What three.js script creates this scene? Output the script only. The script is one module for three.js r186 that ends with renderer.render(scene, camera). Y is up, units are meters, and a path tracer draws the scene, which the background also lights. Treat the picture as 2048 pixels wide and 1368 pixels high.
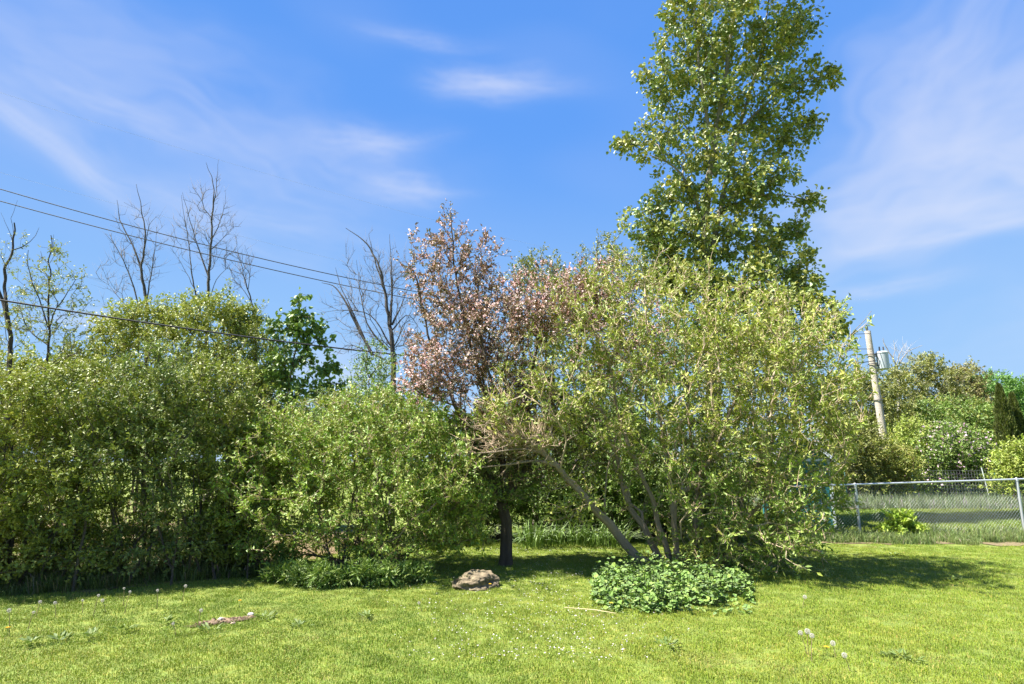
import * as THREE from 'three';
import { createNoise3D } from 'simplex-noise';
import { mergeVertices } from 'three/addons/utils/BufferGeometryUtils.js';

// ---------------------------------------------------------------- camera, sky, sun, exposure
const scene = new THREE.Scene();
const PW = 2048, PH = 1368, F = 1200, HORIZON = 920, EYE = 1.6;
const pitch = Math.atan((HORIZON - PH / 2) / F);
const camera = new THREE.PerspectiveCamera(2 * Math.atan(PH / 2 / F) * 180 / Math.PI, PW / PH, 0.1, 900);
camera.position.set(0, EYE, 0);
camera.rotation.x = pitch;

const renderer = new THREE.WebGLRenderer({ antialias: true });
renderer.setSize(1024, 684);
renderer.toneMapping = THREE.LinearToneMapping;
renderer.toneMappingExposure = 3.7;
renderer.shadowMap.enabled = true;

const SUN = new THREE.Vector3(-0.5, 0.86, 0.06).normalize();
const sun = new THREE.DirectionalLight(new THREE.Color().setRGB(1, 0.95, 0.86), 5);
sun.position.copy(SUN).multiplyScalar(60);
sun.castShadow = true;
sun.shadow.mapSize.set(4096, 4096);
Object.assign(sun.shadow.camera, { left: -40, right: 40, top: 40, bottom: -40, near: 1, far: 140 });
sun.shadow.radius = 1;
scene.add(sun, sun.target);

const mulberry = (a) => () => { a |= 0; a = a + 0x6D2B79F5 | 0; let t = Math.imul(a ^ a >>> 15, 1 | a); t = t + Math.imul(t ^ t >>> 7, 61 | t) ^ t; return ((t ^ t >>> 14) >>> 0) / 4294967296; };
const noise3 = createNoise3D(mulberry(77));
const clamp = THREE.MathUtils.clamp, smooth = THREE.MathUtils.smoothstep, lerp = THREE.MathUtils.lerp;
const V = (x, y, z) => new THREE.Vector3(x, y, z);

// a pixel of the photograph (2048 x 1368) as a direction, a point at a depth, a point at a height
const cp = Math.cos(pitch), sp = Math.sin(pitch);
const ray = (px, py) => { const u = (px - PW / 2) / F, v = (PH / 2 - py) / F; return V(u, v * cp + sp, v * sp - cp); };
const P = (px, py, depth) => { const r = ray(px, py); const s = depth / -r.z; return V(r.x * s, EYE + r.y * s, -depth); };
const G = (px, py, h = 0) => { const r = ray(px, py); const s = (h - EYE) / r.y; return V(r.x * s, h, r.z * s); };

{ // the sky: clear air and thin cirrus
  const W = 2048, H = 1024, data = new Float32Array(W * H * 4), rng = mulberry(5);
  const EXP = renderer.toneMappingExposure;
  const angles = (px, py) => { const r = ray(px, py).normalize(); return [Math.atan2(r.x, -r.z), Math.asin(r.y)]; };
  const wisps = [];
  const wisp = (px, py, rx, ry, turn, k) => { const [a, e] = angles(px, py); wisps.push([a, e, rx / F, ry / F, turn, k]); };
  wisp(985, 165, 95, 24, 0.0, 0.85); wisp(1060, 172, 110, 16, 0.05, 0.3); wisp(720, 290, 85, 34, -0.15, 0.55); wisp(780, 285, 90, 14, -0.2, 0.35); wisp(810, 378, 60, 26, 0.15, 0.6); wisp(870, 385, 60, 8, 0, 0.3);
  wisp(130, 315, 200, 17, 0.52, 0.55); wisp(330, 410, 230, 30, 0.3, 0.35); wisp(40, 215, 130, 30, 0.45, 0.35); wisp(230, 215, 130, 26, 0.12, 0.4); wisp(860, 80, 100, 14, 0.05, 0.35); wisp(120, 60, 260, 60, -0.1, 0.2);
  wisp(1880, 140, 200, 100, -0.9, 0.6); wisp(1960, 330, 260, 80, -0.2, 1.1); wisp(1950, 462, 150, 14, 0.0, 0.8); wisp(1850, 425, 130, 24, 0.1, 0.5); wisp(1980, 210, 130, 90, 0.3, 0.4);
  wisp(1780, 572, 80, 13, -0.03, 0.5); wisp(660, 755, 95, 45, 0, 0.75); wisp(200, 640, 60, 16, -0.1, 0.7); wisp(560, 440, 170, 40, 0.1, 0.3); wisp(380, 250, 330, 110, 0.25, 0.32); wisp(620, 330, 200, 70, 0.1, 0.22);
  for (let i = 0; i < 70; i++) { // the same thin cirrus goes on all round
    const a = rng() * Math.PI * 2 - Math.PI, e = Math.asin(0.08 + rng() * 0.85);
    if (Math.abs(a) < 0.85 && e < 0.85) continue;
    wisps.push([a, e, 0.08 + rng() * 0.22, 0.02 + rng() * 0.1, rng() * 1.4 - 0.7, 0.25 + rng() * 0.5]);
  }
  const zen = [0.07, 0.23, 0.78], mid = [0.135, 0.375, 0.95], low = [0.37, 0.63, 0.99], hor = [0.54, 0.72, 0.98];
  for (let row = 0; row < H; row++) {
    const e = ((row + 0.5) / H - 0.5) * Math.PI, deg = e * 180 / Math.PI;
    for (let col = 0; col < W; col++) {
      const a = ((col + 0.5) / W - 0.5) * 2 * Math.PI + Math.PI / 2; // 0 = ahead
      let az = a > Math.PI ? a - 2 * Math.PI : a;
      const t1 = smooth(deg, 0, 9), t2 = smooth(deg, 4, 32), t3 = smooth(deg, 24, 75);
      let c = [0, 1, 2].map((k) => lerp(lerp(lerp(hor[k], low[k], t1), mid[k], t2), zen[k], t3));
      let cloud = 0;
      if (e > -0.02) {
        for (const [wa, we, rx, ry, turn, k] of wisps) {
          let da = az - wa; if (da > Math.PI) da -= 2 * Math.PI; if (da < -Math.PI) da += 2 * Math.PI;
          da *= Math.cos(e); const de = e - we;
          if (Math.abs(da) > rx * 3.2 || Math.abs(de) > rx * 3.2) continue;
          const ca = Math.cos(turn), sa = Math.sin(turn);
          let x = (da * ca - de * sa) / rx, y = (da * sa + de * ca) / ry;
          const w1 = noise3(da * 6 + wa * 9, de * 9, we * 7), w2 = noise3(da * 14, de * 22 + wa * 5, 3.1);
          x += w1 * 0.3; y += w1 * 0.4 + w2 * 0.14;
          const streak = 0.75 + 0.3 * noise3(x * 1.1 + wa * 3, y * 2.2, we * 11) + 0.12 * noise3(x * 4, y * 6, wa);
          cloud += k * Math.exp(-(x * x + y * y) * 1.1) * streak;
        }
        cloud += 0.06 * smooth(noise3(az * 2.1, e * 5, 9), 0.0, 1);
      }
      cloud = 1 - Math.exp(-Math.max(0, cloud) * 1.15);
      cloud *= 0.78;
      const i = (row * W + col) * 4, white = [0.80, 0.84, 0.99];
      for (let k = 0; k < 3; k++) data[i + k] = lerp(c[k], white[k], cloud) / EXP;
      data[i + 3] = 1;
    }
  }
  const tex = new THREE.DataTexture(data, W, H, THREE.RGBAFormat, THREE.FloatType);
  tex.mapping = THREE.EquirectangularReflectionMapping;
  tex.magFilter = THREE.LinearFilter; tex.needsUpdate = true;
  scene.background = tex; scene.environment = tex;
}

// ---------------------------------------------------------------- helpers
const taken = new Map();
const numbered = (n) => { const k = taken.get(n) ?? 0; taken.set(n, k + 1); return k ? n + '_' + String(k).padStart(3, '0') : n; };
function tag(o, label, category, group, kind) {
  o.userData.label = label; o.userData.category = category;
  if (group) o.userData.group = group;
  if (kind) o.userData.kind = kind;
  return o;
}
function thing(name, label, category, pos, group) {
  const o = new THREE.Group(); o.name = numbered(name); o.position.copy(pos); scene.add(o);
  return tag(o, label, category, group);
}
function mesh(name, geo, mat, parent, kind) {
  const m = new THREE.Mesh(geo, mat);
  m.name = parent === scene ? numbered(name) : name;
  m.castShadow = m.receiveShadow = true;
  if (kind) m.userData.kind = kind;
  parent.add(m);
  return m;
}

// growing buffers of positions, colours, uv and faces
class Buf {
  constructor(origin = V(0, 0, 0)) { this.o = origin; this.p = new Float32Array(3e4); this.c = new Float32Array(3e4); this.u = new Float32Array(2e4); this.f = new Uint32Array(3e4); this.n = 0; this.k = 0; }
  v(x, y, z, r, g, b, u = 0, w = 0) {
    if (this.n * 3 + 3 > this.p.length) {
      const grow = (a, T) => { const q = new T(a.length * 2); q.set(a); return q; };
      this.p = grow(this.p, Float32Array); this.c = grow(this.c, Float32Array); this.u = grow(this.u, Float32Array);
    }
    const i = this.n * 3, o = this.o;
    this.p[i] = x - o.x; this.p[i + 1] = y - o.y; this.p[i + 2] = z - o.z; this.c[i] = r; this.c[i + 1] = g; this.c[i + 2] = b;
    this.u[this.n * 2] = u; this.u[this.n * 2 + 1] = w;
    return this.n++;
  }
  t(a, b, c) {
    if (this.k + 3 > this.f.length) { const q = new Uint32Array(this.f.length * 2); q.set(this.f); this.f = q; }
    this.f[this.k++] = a; this.f[this.k++] = b; this.f[this.k++] = c;
  }
  geo(smoothed = false) {
    const g = new THREE.BufferGeometry();
    g.setAttribute('position', new THREE.BufferAttribute(this.p.slice(0, this.n * 3), 3));
    g.setAttribute('color', new THREE.BufferAttribute(this.c.slice(0, this.n * 3), 3));
    g.setAttribute('uv', new THREE.BufferAttribute(this.u.slice(0, this.n * 2), 2));
    g.setIndex(new THREE.BufferAttribute(this.f.slice(0, this.k), 1));
    if (smoothed) g.computeVertexNormals();
    return g;
  }
}
let triangles = 0;

// a tapered tube along points with radii
const _t = V(), _a = V(), _b = V(), _r = V();
function tube(buf, pts, rad, sides, col, rough = 0) {
  const n = pts.length; let prev = -1; let len = 0;
  _r.set(0.31, 0.2, 0.93);
  for (let i = 0; i < n; i++) {
    const p = pts[i];
    _t.copy(pts[Math.min(n - 1, i + 1)]).sub(pts[Math.max(0, i - 1)]).normalize();
    if (Math.abs(_t.dot(_r)) > 0.95) _r.set(0.9, 0.1, -0.3);
    _a.copy(_r).addScaledVector(_t, -_r.dot(_t)).normalize(); _b.crossVectors(_t, _a); _r.copy(_a);
    if (i) len += p.distanceTo(pts[i - 1]);
    const first = buf.n;
    for (let s = 0; s < sides; s++) {
      const th = s / sides * Math.PI * 2, cx = Math.cos(th), cy = Math.sin(th);
      const q = rad[i] * (1 + (rough ? rough * noise3(p.x * 7 + cx, p.y * 7 + cy, p.z * 7) : 0));
      const w = 0.85 + 0.3 * (0.5 + 0.5 * noise3(p.x * 9 + cx * 2, p.y * 5, p.z * 9 + cy * 2));
      buf.v(p.x + (_a.x * cx + _b.x * cy) * q, p.y + (_a.y * cx + _b.y * cy) * q, p.z + (_a.z * cx + _b.z * cy) * q, col[0] * w, col[1] * w, col[2] * w, s / sides * 4, len * 3);
    }
    if (prev >= 0) for (let s = 0; s < sides; s++) {
      const s2 = (s + 1) % sides;
      buf.t(prev + s, prev + s2, first + s2); buf.t(prev + s, first + s2, first + s);
    }
    prev = first;
  }
  const p = pts[n - 1], e = buf.v(p.x, p.y, p.z, col[0], col[1], col[2]);
  for (let s = 0; s < sides; s++) buf.t(prev + s, prev + (s + 1) % sides, e);
}

// a leaf: two halves folded along the midrib; 'broad' leaves have a rounded outline
const _s = V(), _n = V();
function leaf(buf, x, y, z, dir, nrm, len, wid, c, broad, fold = 0.18) {
  _s.crossVectors(dir, nrm).normalize(); _n.crossVectors(_s, dir).normalize();
  const put = (l, w, h, k) => buf.v(x + dir.x * l + _s.x * w + _n.x * h, y + dir.y * l + _s.y * w + _n.y * h, z + dir.z * l + _s.z * w + _n.z * h, c[0] * k, c[1] * k, c[2] * k);
  const hw = wid / 2;
  if (!broad) {
    const b = put(0, 0, 0, 0.95), r = put(len * 0.45, hw, wid * fold, 1.04), l = put(len * 0.45, -hw, wid * fold, 1), t = put(len, 0, -len * 0.08, 1);
    buf.t(b, r, t); buf.t(b, t, l);
  } else {
    const b = put(0, 0, 0, 0.95), r = put(len * 0.28, hw, wid * fold, 1), l = put(len * 0.28, -hw, wid * fold, 1), r2 = put(len * 0.68, hw * 0.72, wid * fold * 0.6, 1), l2 = put(len * 0.68, -hw * 0.72, wid * fold * 0.6, 1), t = put(len * 1.02, 0, -len * 0.12, 1);
    buf.t(b, r, r2); buf.t(b, r2, t); buf.t(b, t, l2); buf.t(b, l2, l);
  }
}
const rvec = (rng, o = V()) => { let x, y, z, d; do { x = rng() * 2 - 1; y = rng() * 2 - 1; z = rng() * 2 - 1; d = x * x + y * y + z * z; } while (d > 1 || d < 1e-3); d = 1 / Math.sqrt(d); return o.set(x * d, y * d, z * d); };

// ---------------------------------------------------------------- materials
const std = (o) => new THREE.MeshStandardMaterial({ vertexColors: true, side: THREE.DoubleSide, ...o });
const leafMat = (through, rough = 0.5) => new THREE.MeshPhysicalMaterial({ vertexColors: true, side: THREE.DoubleSide, roughness: rough, transmission: through, thickness: 0, ior: 1.4 });
const M = {
  leaf: leafMat(0.5, 0.55), gloss: leafMat(0.45, 0.5), soft: leafMat(0.42, 0.7), petal: leafMat(0.35, 0.8),
  grass: leafMat(0.4, 0.55), twig: std({ roughness: 0.85 }),
};
function noiseTexture(size, fn, srgb = false) {
  const d = new Uint8Array(size * size * 4);
  for (let y = 0; y < size; y++) for (let x = 0; x < size; x++) { const c = fn(x / size, y / size), i = (y * size + x) * 4; for (let k = 0; k < 3; k++) d[i + k] = clamp((c.length ? c[k] : c) * 255, 0, 255); d[i + 3] = 255; }
  const t = new THREE.DataTexture(d, size, size); t.wrapS = t.wrapT = THREE.RepeatWrapping; t.magFilter = THREE.LinearFilter; if (srgb) t.colorSpace = THREE.SRGBColorSpace; t.needsUpdate = true; return t;
}
// tileable noise: points on two circles
const tileNoise = (u, v, f, s) => { const a = u * Math.PI * 2, b = v * Math.PI * 2, R = f / 6.283; return noise3(Math.cos(a) * R + s, Math.sin(a) * R + Math.cos(b) * R * 1.31, Math.sin(b) * R * 1.31 + s * 2); };
const barkBump = noiseTexture(256, (u, v) => 0.5 + 0.3 * tileNoise(u, v * 0.0 + v, 10, 1) + 0.2 * tileNoise(u, v, 34, 3) - 0.25 * Math.pow(Math.abs(tileNoise(u, v, 18, 7)), 0.5));
M.bark = std({ roughness: 0.9, bumpMap: barkBump, bumpScale: 0.012 });

// ---------------------------------------------------------------- plants
// Twigs grow from given limbs to points scattered through the crown; leaves sit on sprigs along the twigs.
function grow(spec, rng) {
  const X = [], Y = [], Z = [], par = [], path = [], fix = [], limbOf = [];
  const add = (x, y, z, p, r, limb) => { X.push(x); Y.push(y); Z.push(z); par.push(p); path.push(p < 0 ? 0 : path[p] + Math.hypot(x - X[p], y - Y[p], z - Z[p])); fix.push(r); limbOf.push(limb); return X.length - 1; };
  const limbLines = [];
  spec.limbs.forEach((L, li) => {
    const curve = new THREE.CatmullRomCurve3(L.pts, false, 'centripetal'), n = Math.max(3, Math.ceil(curve.getLength() / (L.step ?? 0.16)));
    const line = [], rad = []; let prev = -1;
    if (L.joined && X.length) { let bd = 1e9; for (let j = 0; j < X.length; j++) { const d = Math.hypot(X[j] - L.pts[0].x, Y[j] - L.pts[0].y, Z[j] - L.pts[0].z); if (d < bd) { bd = d; prev = j; } } }
    for (let i = 0; i <= n; i++) {
      const t = i / n, p = curve.getPoint(t), w = (L.wander ?? 0.03) * Math.sin(Math.min(1, t * 3) * 1.57);
      if (i) { p.x += noise3(p.y * 2, li * 5.3, 1) * w; p.z += noise3(p.y * 2, li * 5.3, 8) * w; }
      const flare = L.flare ? 1 + L.flare * Math.exp(-t * n * 0.16 / 0.12) : 1;
      const r = lerp(L.r0, L.r1, Math.pow(t, 0.8)) * flare;
      prev = add(p.x, p.y, p.z, prev, r, li);
      line.push(p); rad.push(r);
    }
    limbLines.push([line, rad]);
  });
  const nl = X.length;
  // scattered points
  const B = spec.blobs, wgt = B.map((b) => Math.pow(b.r.x * b.r.y * b.r.z, spec.share ?? 0.58) * (b.dens ?? 1)), sum = wgt.reduce((a, b) => a + b, 0);
  const ax = [], ay = [], az = [], ab = [];
  const v = V();
  B.forEach((b, bi) => {
    const want = Math.round(spec.nodes * wgt[bi] / sum); let got = 0, tries = 0;
    while (got < want && tries++ < want * 12) {
      rvec(rng, v); let q = Math.pow(rng(), b.shell ?? 0.42); if (rng() < (spec.ragged ?? 0.05)) q *= 1.08 + rng() * 0.32;
      const x = b.c.x + v.x * q * b.r.x, y = b.c.y + v.y * q * b.r.y, z = b.c.z + v.z * q * b.r.z;
      if (y < (spec.floor ?? 0.06)) continue;
      const cs = spec.clump ?? 1.6;
      if (noise3(x * cs + spec.seed, y * cs, z * cs) * 0.7 + noise3(x * cs * 2.7, y * cs * 2.7 + spec.seed, z * cs * 2.7) * 0.3 < (spec.gap ?? -0.25)) continue;
      ax.push(x); ay.push(y); az.push(z); ab.push(bi); got++;
    }
  });
  const n = ax.length, best = new Int32Array(n).fill(-1), cost = new Float32Array(n).fill(1e9), done = new Uint8Array(n), A = spec.alpha ?? 0.3, low = spec.branchFrom ?? 0;
  const tryNode = (j) => {
    const p = par[j], dx = p < 0 ? 0 : X[j] - X[p], dy = p < 0 ? 1 : Y[j] - Y[p], dz = p < 0 ? 0 : Z[j] - Z[p], dl = Math.hypot(dx, dy, dz) || 1;
    for (let i = 0; i < n; i++) {
      if (done[i]) continue;
      const ex = ax[i] - X[j], ey = ay[i] - Y[j], ez = az[i] - Z[j], d = Math.hypot(ex, ey, ez);
      const k = d * (1.35 - 0.45 * (ex * dx + ey * dy + ez * dz) / (d * dl + 1e-6)) + A * path[j];
      if (k < cost[i]) { cost[i] = k; best[i] = j; }
    }
  };
  for (let j = 0; j < nl; j++) if (Y[j] >= low) tryNode(j);
  const blobOf = new Map();
  for (let k = 0; k < n; k++) {
    let m = -1, mc = 1e9;
    for (let i = 0; i < n; i++) if (!done[i] && cost[i] < mc) { mc = cost[i]; m = i; }
    if (m < 0) break;
    done[m] = 1; let p = best[m];
    const d = Math.hypot(ax[m] - X[p], ay[m] - Y[p], az[m] - Z[p]), mid = Math.min(4, Math.floor(d / 0.28));
    const px = X[p], py = Y[p], pz = Z[p], bend = spec.bend ?? 0.12;
    rvec(rng, v);
    for (let s = 1; s <= mid; s++) { const t = s / (mid + 1), q = Math.sin(t * 3.14) * d * bend; p = add(lerp(px, ax[m], t) + v.x * q, lerp(py, ay[m], t) + v.y * q + q * (spec.arch ?? 0.3), lerp(pz, az[m], t) + v.z * q, p, 0, -1); if (s < mid) blobOf.set(p, ab[m]); tryNode(p); }
    const id = add(ax[m], ay[m], az[m], p, 0, -1); blobOf.set(id, ab[m]); tryNode(id);
  }
  // radii by the pipe rule
  const N = X.length, e = 2.3, acc = new Float64Array(N), R = new Float32Array(N), kids = Array.from({ length: N }, () => []);
  for (let i = N - 1; i >= 0; i--) {
    const tip = spec.tip ?? 0.003;
    R[i] = fix[i] || Math.max(tip, Math.min(spec.maxTwig ?? 0.05, Math.pow(acc[i], 1 / e)));
    if (!acc[i] && !fix[i]) R[i] = tip;
    if (par[i] >= 0) { acc[par[i]] += Math.pow(R[i], e); kids[par[i]].push(i); }
  }
  return { X, Y, Z, par, R, kids, fix, limbLines, limbOf, blobOf, N };
}

const pickColor = (rng, list) => { const i = Math.floor(rng() * list.length); return list[i]; };
function foliate(spec, g, rng, base) {
  const twigs = new Buf(base), leaves = new Buf(base), blossom = new Buf(base);
  const { X, Y, Z, par, R, kids, fix, N } = g;
  const bark = spec.bark ?? [0.12, 0.095, 0.07], L = spec.leaf;
  // chains of twigs
  const used = new Uint8Array(N);
  for (let i = 0; i < N; i++) {
    if (fix[i] || used[i]) continue;
    const pts = [], rad = []; let j = i; const p = par[i];
    if (p >= 0) { pts.push(V(X[p], Y[p], Z[p])); rad.push(Math.min(R[p], R[i] * 1.25)); }
    while (j >= 0) {
      used[j] = 1; pts.push(V(X[j], Y[j], Z[j])); rad.push(R[j]);
      let nx = -1; for (const k of kids[j]) if (!used[k] && (nx < 0 || R[k] > R[nx])) nx = k;
      j = nx;
    }
    if (pts.length > 1) tube(twigs, pts, rad, rad[0] > 0.014 ? 6 : rad[0] > 0.006 ? 4 : 3, bark);
  }
  // sprigs and leaves
  const d = V(), u = V(), nn = V(), out = V(), ld = V(), w = V();
  const twigCol = spec.twigColor ?? bark;
  if (L || spec.bareSprigs) for (let i = 0; i < N; i++) {
    if (fix[i] || R[i] > (spec.leafUpTo ?? 0.012)) continue;
    const p = par[i], b = g.blobOf.has(i) ? spec.blobs[g.blobOf.get(i)] : null;
    const count = L ? (b?.sprigs ?? L.sprigs) : spec.bareSprigs.n, whole = Math.floor(count) + (rng() < count % 1 ? 1 : 0);
    for (let s = 0; s < whole; s++) {
      const t = rng(), x0 = lerp(X[p], X[i], t), y0 = lerp(Y[p], Y[i], t), z0 = lerp(Z[p], Z[i], t);
      d.set(X[i] - X[p], Y[i] - Y[p], Z[i] - Z[p]).normalize();
      if (b) out.set((x0 - b.c.x) / b.r.x, (y0 - b.c.y) / b.r.y, (z0 - b.c.z) / b.r.z); else out.set(0, 0, 0);
      rvec(rng, u);
      d.multiplyScalar(0.55).addScaledVector(out, 0.45).addScaledVector(u, 0.75); d.y += (L ?? spec.bareSprigs).up ?? 0.25; d.normalize();
      const sl = (L ?? spec.bareSprigs).sprig * (0.5 + rng());
      const x1 = x0 + d.x * sl, y1 = y0 + d.y * sl, z1 = z0 + d.z * sl;
      if (spec.sprigTwigs === undefined || rng() < spec.sprigTwigs) {
        const c = twigCol, k = 0.8 + rng() * 0.4, sr = spec.sprigR ?? 0.0022;
        rvec(rng, w); w.cross(d).normalize(); u.crossVectors(d, w);
        const a0 = twigs.v(x0 + w.x * sr, y0 + w.y * sr, z0 + w.z * sr, c[0] * k, c[1] * k, c[2] * k), a1 = twigs.v(x0 - w.x * sr * 0.5 + u.x * sr * 0.87, y0 - w.y * sr * 0.5 + u.y * sr * 0.87, z0 - w.z * sr * 0.5 + u.z * sr * 0.87, c[0] * k, c[1] * k, c[2] * k), a2 = twigs.v(x0 - w.x * sr * 0.5 - u.x * sr * 0.87, y0 - w.y * sr * 0.5 - u.y * sr * 0.87, z0 - w.z * sr * 0.5 - u.z * sr * 0.87, c[0] * k, c[1] * k, c[2] * k), tp = twigs.v(x1, y1, z1, c[0] * k, c[1] * k, c[2] * k);
        twigs.t(a0, a1, tp); twigs.t(a1, a2, tp); twigs.t(a2, a0, tp);
      }
      if (!L || (b?.bare && rng() < b.bare)) continue;
      const pal = b?.colors ?? L.colors, c0 = pickColor(rng, pal), tone = (0.82 + rng() * 0.36) * (spec.vigour ?? 1.6) * 1.1;
      const m = Math.round(L.per * (0.6 + rng() * 0.8));
      for (let k = 0; k < m; k++) {
        const q = m > 1 ? 0.15 + 0.85 * (k + rng() * 0.6) / m : 1, lx = lerp(x0, x1, q), ly = lerp(y0, y1, q), lz = lerp(z0, z1, q);
        rvec(rng, u); ld.copy(d).multiplyScalar(0.45).addScaledVector(u, 0.9); ld.y += L.droop ?? 0; ld.normalize();
        rvec(rng, nn); nn.multiplyScalar(L.wild ?? 0.8).addScaledVector(SUN, L.sunward ?? 0.35); nn.y += 0.4; nn.addScaledVector(out, 0.25); nn.normalize();
        if (Math.abs(nn.dot(ld)) > 0.97) continue;
        const size = L.len * (0.6 + rng() * 0.7), j = tone * (0.88 + rng() * 0.24);
        const flower = (b?.bloom ?? L.bloom ?? 0) > rng();
        if (flower) {
          const f = pickColor(rng, L.bloomColors), fs = L.bloomSize * (0.7 + rng() * 0.6);
          leaf(blossom, lx - ld.x * fs * 0.5, ly - ld.y * fs * 0.5, lz - ld.z * fs * 0.5, ld, nn, fs, fs, [f[0] * j, f[1] * j, f[2] * j], true, 0.3);
        } else {
          const st = L.petiole ? L.petiole * (0.5 + rng()) : 0;
          leaf(leaves, lx + ld.x * st, ly + ld.y * st, lz + ld.z * st, ld, nn, size, size * L.wid * (0.85 + rng() * 0.3), [c0[0] * j * (0.93 + rng() * 0.14), c0[1] * j, c0[2] * j * (0.85 + rng() * 0.3)], L.broad);
        }
      }
    }
  }
  return { twigs, leaves, blossom };
}

function plant(name, label, category, spec) {
  const rng = mulberry(spec.seed * 7919 + 13), base = spec.base;
  const o = thing(name, label, category, base, spec.group);
  const g = grow(spec, rng);
  const bark = spec.bark ?? [0.12, 0.095, 0.07];
  g.limbLines.forEach(([line, rad], i) => {
    const b = new Buf(base); tube(b, line, rad, rad[0] > 0.04 ? 12 : rad[0] > 0.02 ? 8 : 6, spec.limbs[i].color ?? bark, 0.12);
    mesh(spec.limbs[i].name ?? 'stem', b.geo(true), spec.limbMat ?? M.bark, o); triangles += b.k / 3;
  });
  const { twigs, leaves, blossom } = foliate(spec, g, rng, base);
  if (twigs.k) { mesh('twigs', twigs.geo(true), M.twig, o, 'stuff'); triangles += twigs.k / 3; }
  if (leaves.k) { mesh('foliage', leaves.geo(), spec.leafMat ?? M.leaf, o, 'stuff'); triangles += leaves.k / 3; }
  if (blossom.k) { mesh('blossom', blossom.geo(), M.petal, o, 'stuff'); triangles += blossom.k / 3; }
  return o;
}
const blob = (px, py, rx, ry, depth, rz, more = {}) => { const k = depth / F * 1.05; return { c: P(px, py, depth), r: V(rx * k, ry * k, rz), ...more }; };
const limb = (pix, r0, r1, more = {}) => ({ pts: pix.map(([x, y, d]) => P(x, y, d)), r0, r1, ...more });
const foot = (p) => V(p.x, 0, p.z);
// stems fanning out from a foot on the ground to points in the crown
function fan(base, blobs, n, rng, r0, spread = 0.25, reach = 0.8) {
  const out = [];
  for (let i = 0; i < n; i++) {
    const b = blobs[i % blobs.length], a = rng() * 6.283, q = Math.sqrt(rng()) * spread, s = V(base.x + Math.cos(a) * q, -0.03, base.z + Math.sin(a) * q);
    const v = rvec(rng), e = V(b.c.x + v.x * b.r.x * 0.55, b.c.y + v.y * b.r.y * 0.45 + b.r.y * 0.15, b.c.z + v.z * b.r.z * 0.55).lerp(s, 1 - reach);
    const m = V(lerp(s.x, e.x, 0.38), lerp(s.y, e.y, 0.52), lerp(s.z, e.z, 0.38)), m2 = V(lerp(s.x, e.x, 0.72), lerp(s.y, e.y, 0.8), lerp(s.z, e.z, 0.72));
    m.x += (rng() - 0.5) * 0.15; m.z += (rng() - 0.5) * 0.15;
    const r = r0 * (0.6 + rng() * 0.6);
    out.push({ pts: [s, m, m2, e], r0: r, r1: r * 0.3, name: 'stem', flare: 0.3 });
  }
  return out;
}

// ================================================================ the ground
const hill = (x, z) => 0.02 * noise3(x * 0.35, 0, z * 0.35) + 0.01 * noise3(x * 1.1, 4, z * 1.1);
{
  const tex = noiseTexture(512, (u, v) => { const n = 0.5 + 0.25 * tileNoise(u, v, 8, 2) + 0.25 * tileNoise(u, v, 60, 5), m = 0.5 + 0.5 * tileNoise(u, v, 25, 9); return [0.30 + 0.12 * n + 0.1 * m * n, 0.36 + 0.14 * n, 0.13 + 0.06 * n]; }, true);
  const near = new THREE.PlaneGeometry(60, 50, 150, 125); near.rotateX(-Math.PI / 2); near.translate(0, 0, -22);
  const p = near.attributes.position, uv = near.attributes.uv;
  for (let i = 0; i < p.count; i++) { const x = p.getX(i), z = p.getZ(i), edge = Math.min(1, (30 - Math.abs(x)) / 4, (z + 47) / 4, 1); p.setY(i, hill(x, z) * clamp(edge, 0, 1)); uv.setXY(i, x / 2.3, z / 2.3); }
  near.computeVertexNormals();
  mesh('lawn', near, new THREE.MeshStandardMaterial({ map: tex, roughness: 1, bumpMap: tex, bumpScale: 0.02 }), scene);
  tag(scene.children.at(-1), 'mown yellow-green lawn running back to the trees and fence', 'lawn', null, 'structure');
  const far = new THREE.CircleGeometry(700, 64); far.rotateX(-Math.PI / 2); far.translate(0, -0.12, 0);
  const ft = tex.clone(); ft.repeat.set(300, 300); ft.needsUpdate = true;
  mesh('field', far, new THREE.MeshStandardMaterial({ map: ft, roughness: 1 }), scene);
  tag(scene.children.at(-1), 'open green field beyond the garden', 'field', null, 'structure');
}
// litter and bare earth under the hedge and along the fence
function patch(name, label, outline, tint, seed, lift = 0.012) {
  const sh = new THREE.Shape(outline.map(([x, z]) => new THREE.Vector2(x, -z))), g = new THREE.ShapeGeometry(sh, 12); g.rotateX(-Math.PI / 2);
  const p = g.attributes.position, uv = g.attributes.uv; for (let i = 0; i < p.count; i++) { p.setY(i, hill(p.getX(i), p.getZ(i)) + lift); uv.setXY(i, p.getX(i) / 1.1, p.getZ(i) / 1.1); }
  const tex = noiseTexture(256, (u, v) => { const n = 0.5 + 0.3 * tileNoise(u, v, 40, seed) + 0.2 * tileNoise(u, v, 110, seed + 3), m = 0.5 + 0.5 * tileNoise(u, v, 12, seed + 5); return tint.map((c, k) => c * (0.65 + 0.6 * n) * (0.85 + 0.25 * m)); }, true);
  const m = mesh(name, g, new THREE.MeshStandardMaterial({ map: tex, roughness: 1, bumpMap: tex, bumpScale: 0.03, side: THREE.DoubleSide }), scene);
  return tag(m, label, 'soil', null, 'structure');
}
function wavyOutline(points, amp, seed) {
  const c = new THREE.CatmullRomCurve3(points.map(([x, z]) => V(x, 0, z)), true), out = [];
  for (let i = 0; i < 160; i++) { const p = c.getPoint(i / 160); out.push([p.x + amp * noise3(p.x * 3, seed, p.z * 3), p.z + amp * noise3(p.x * 3, seed + 9, p.z * 3)]); }
  return out;
}
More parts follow.
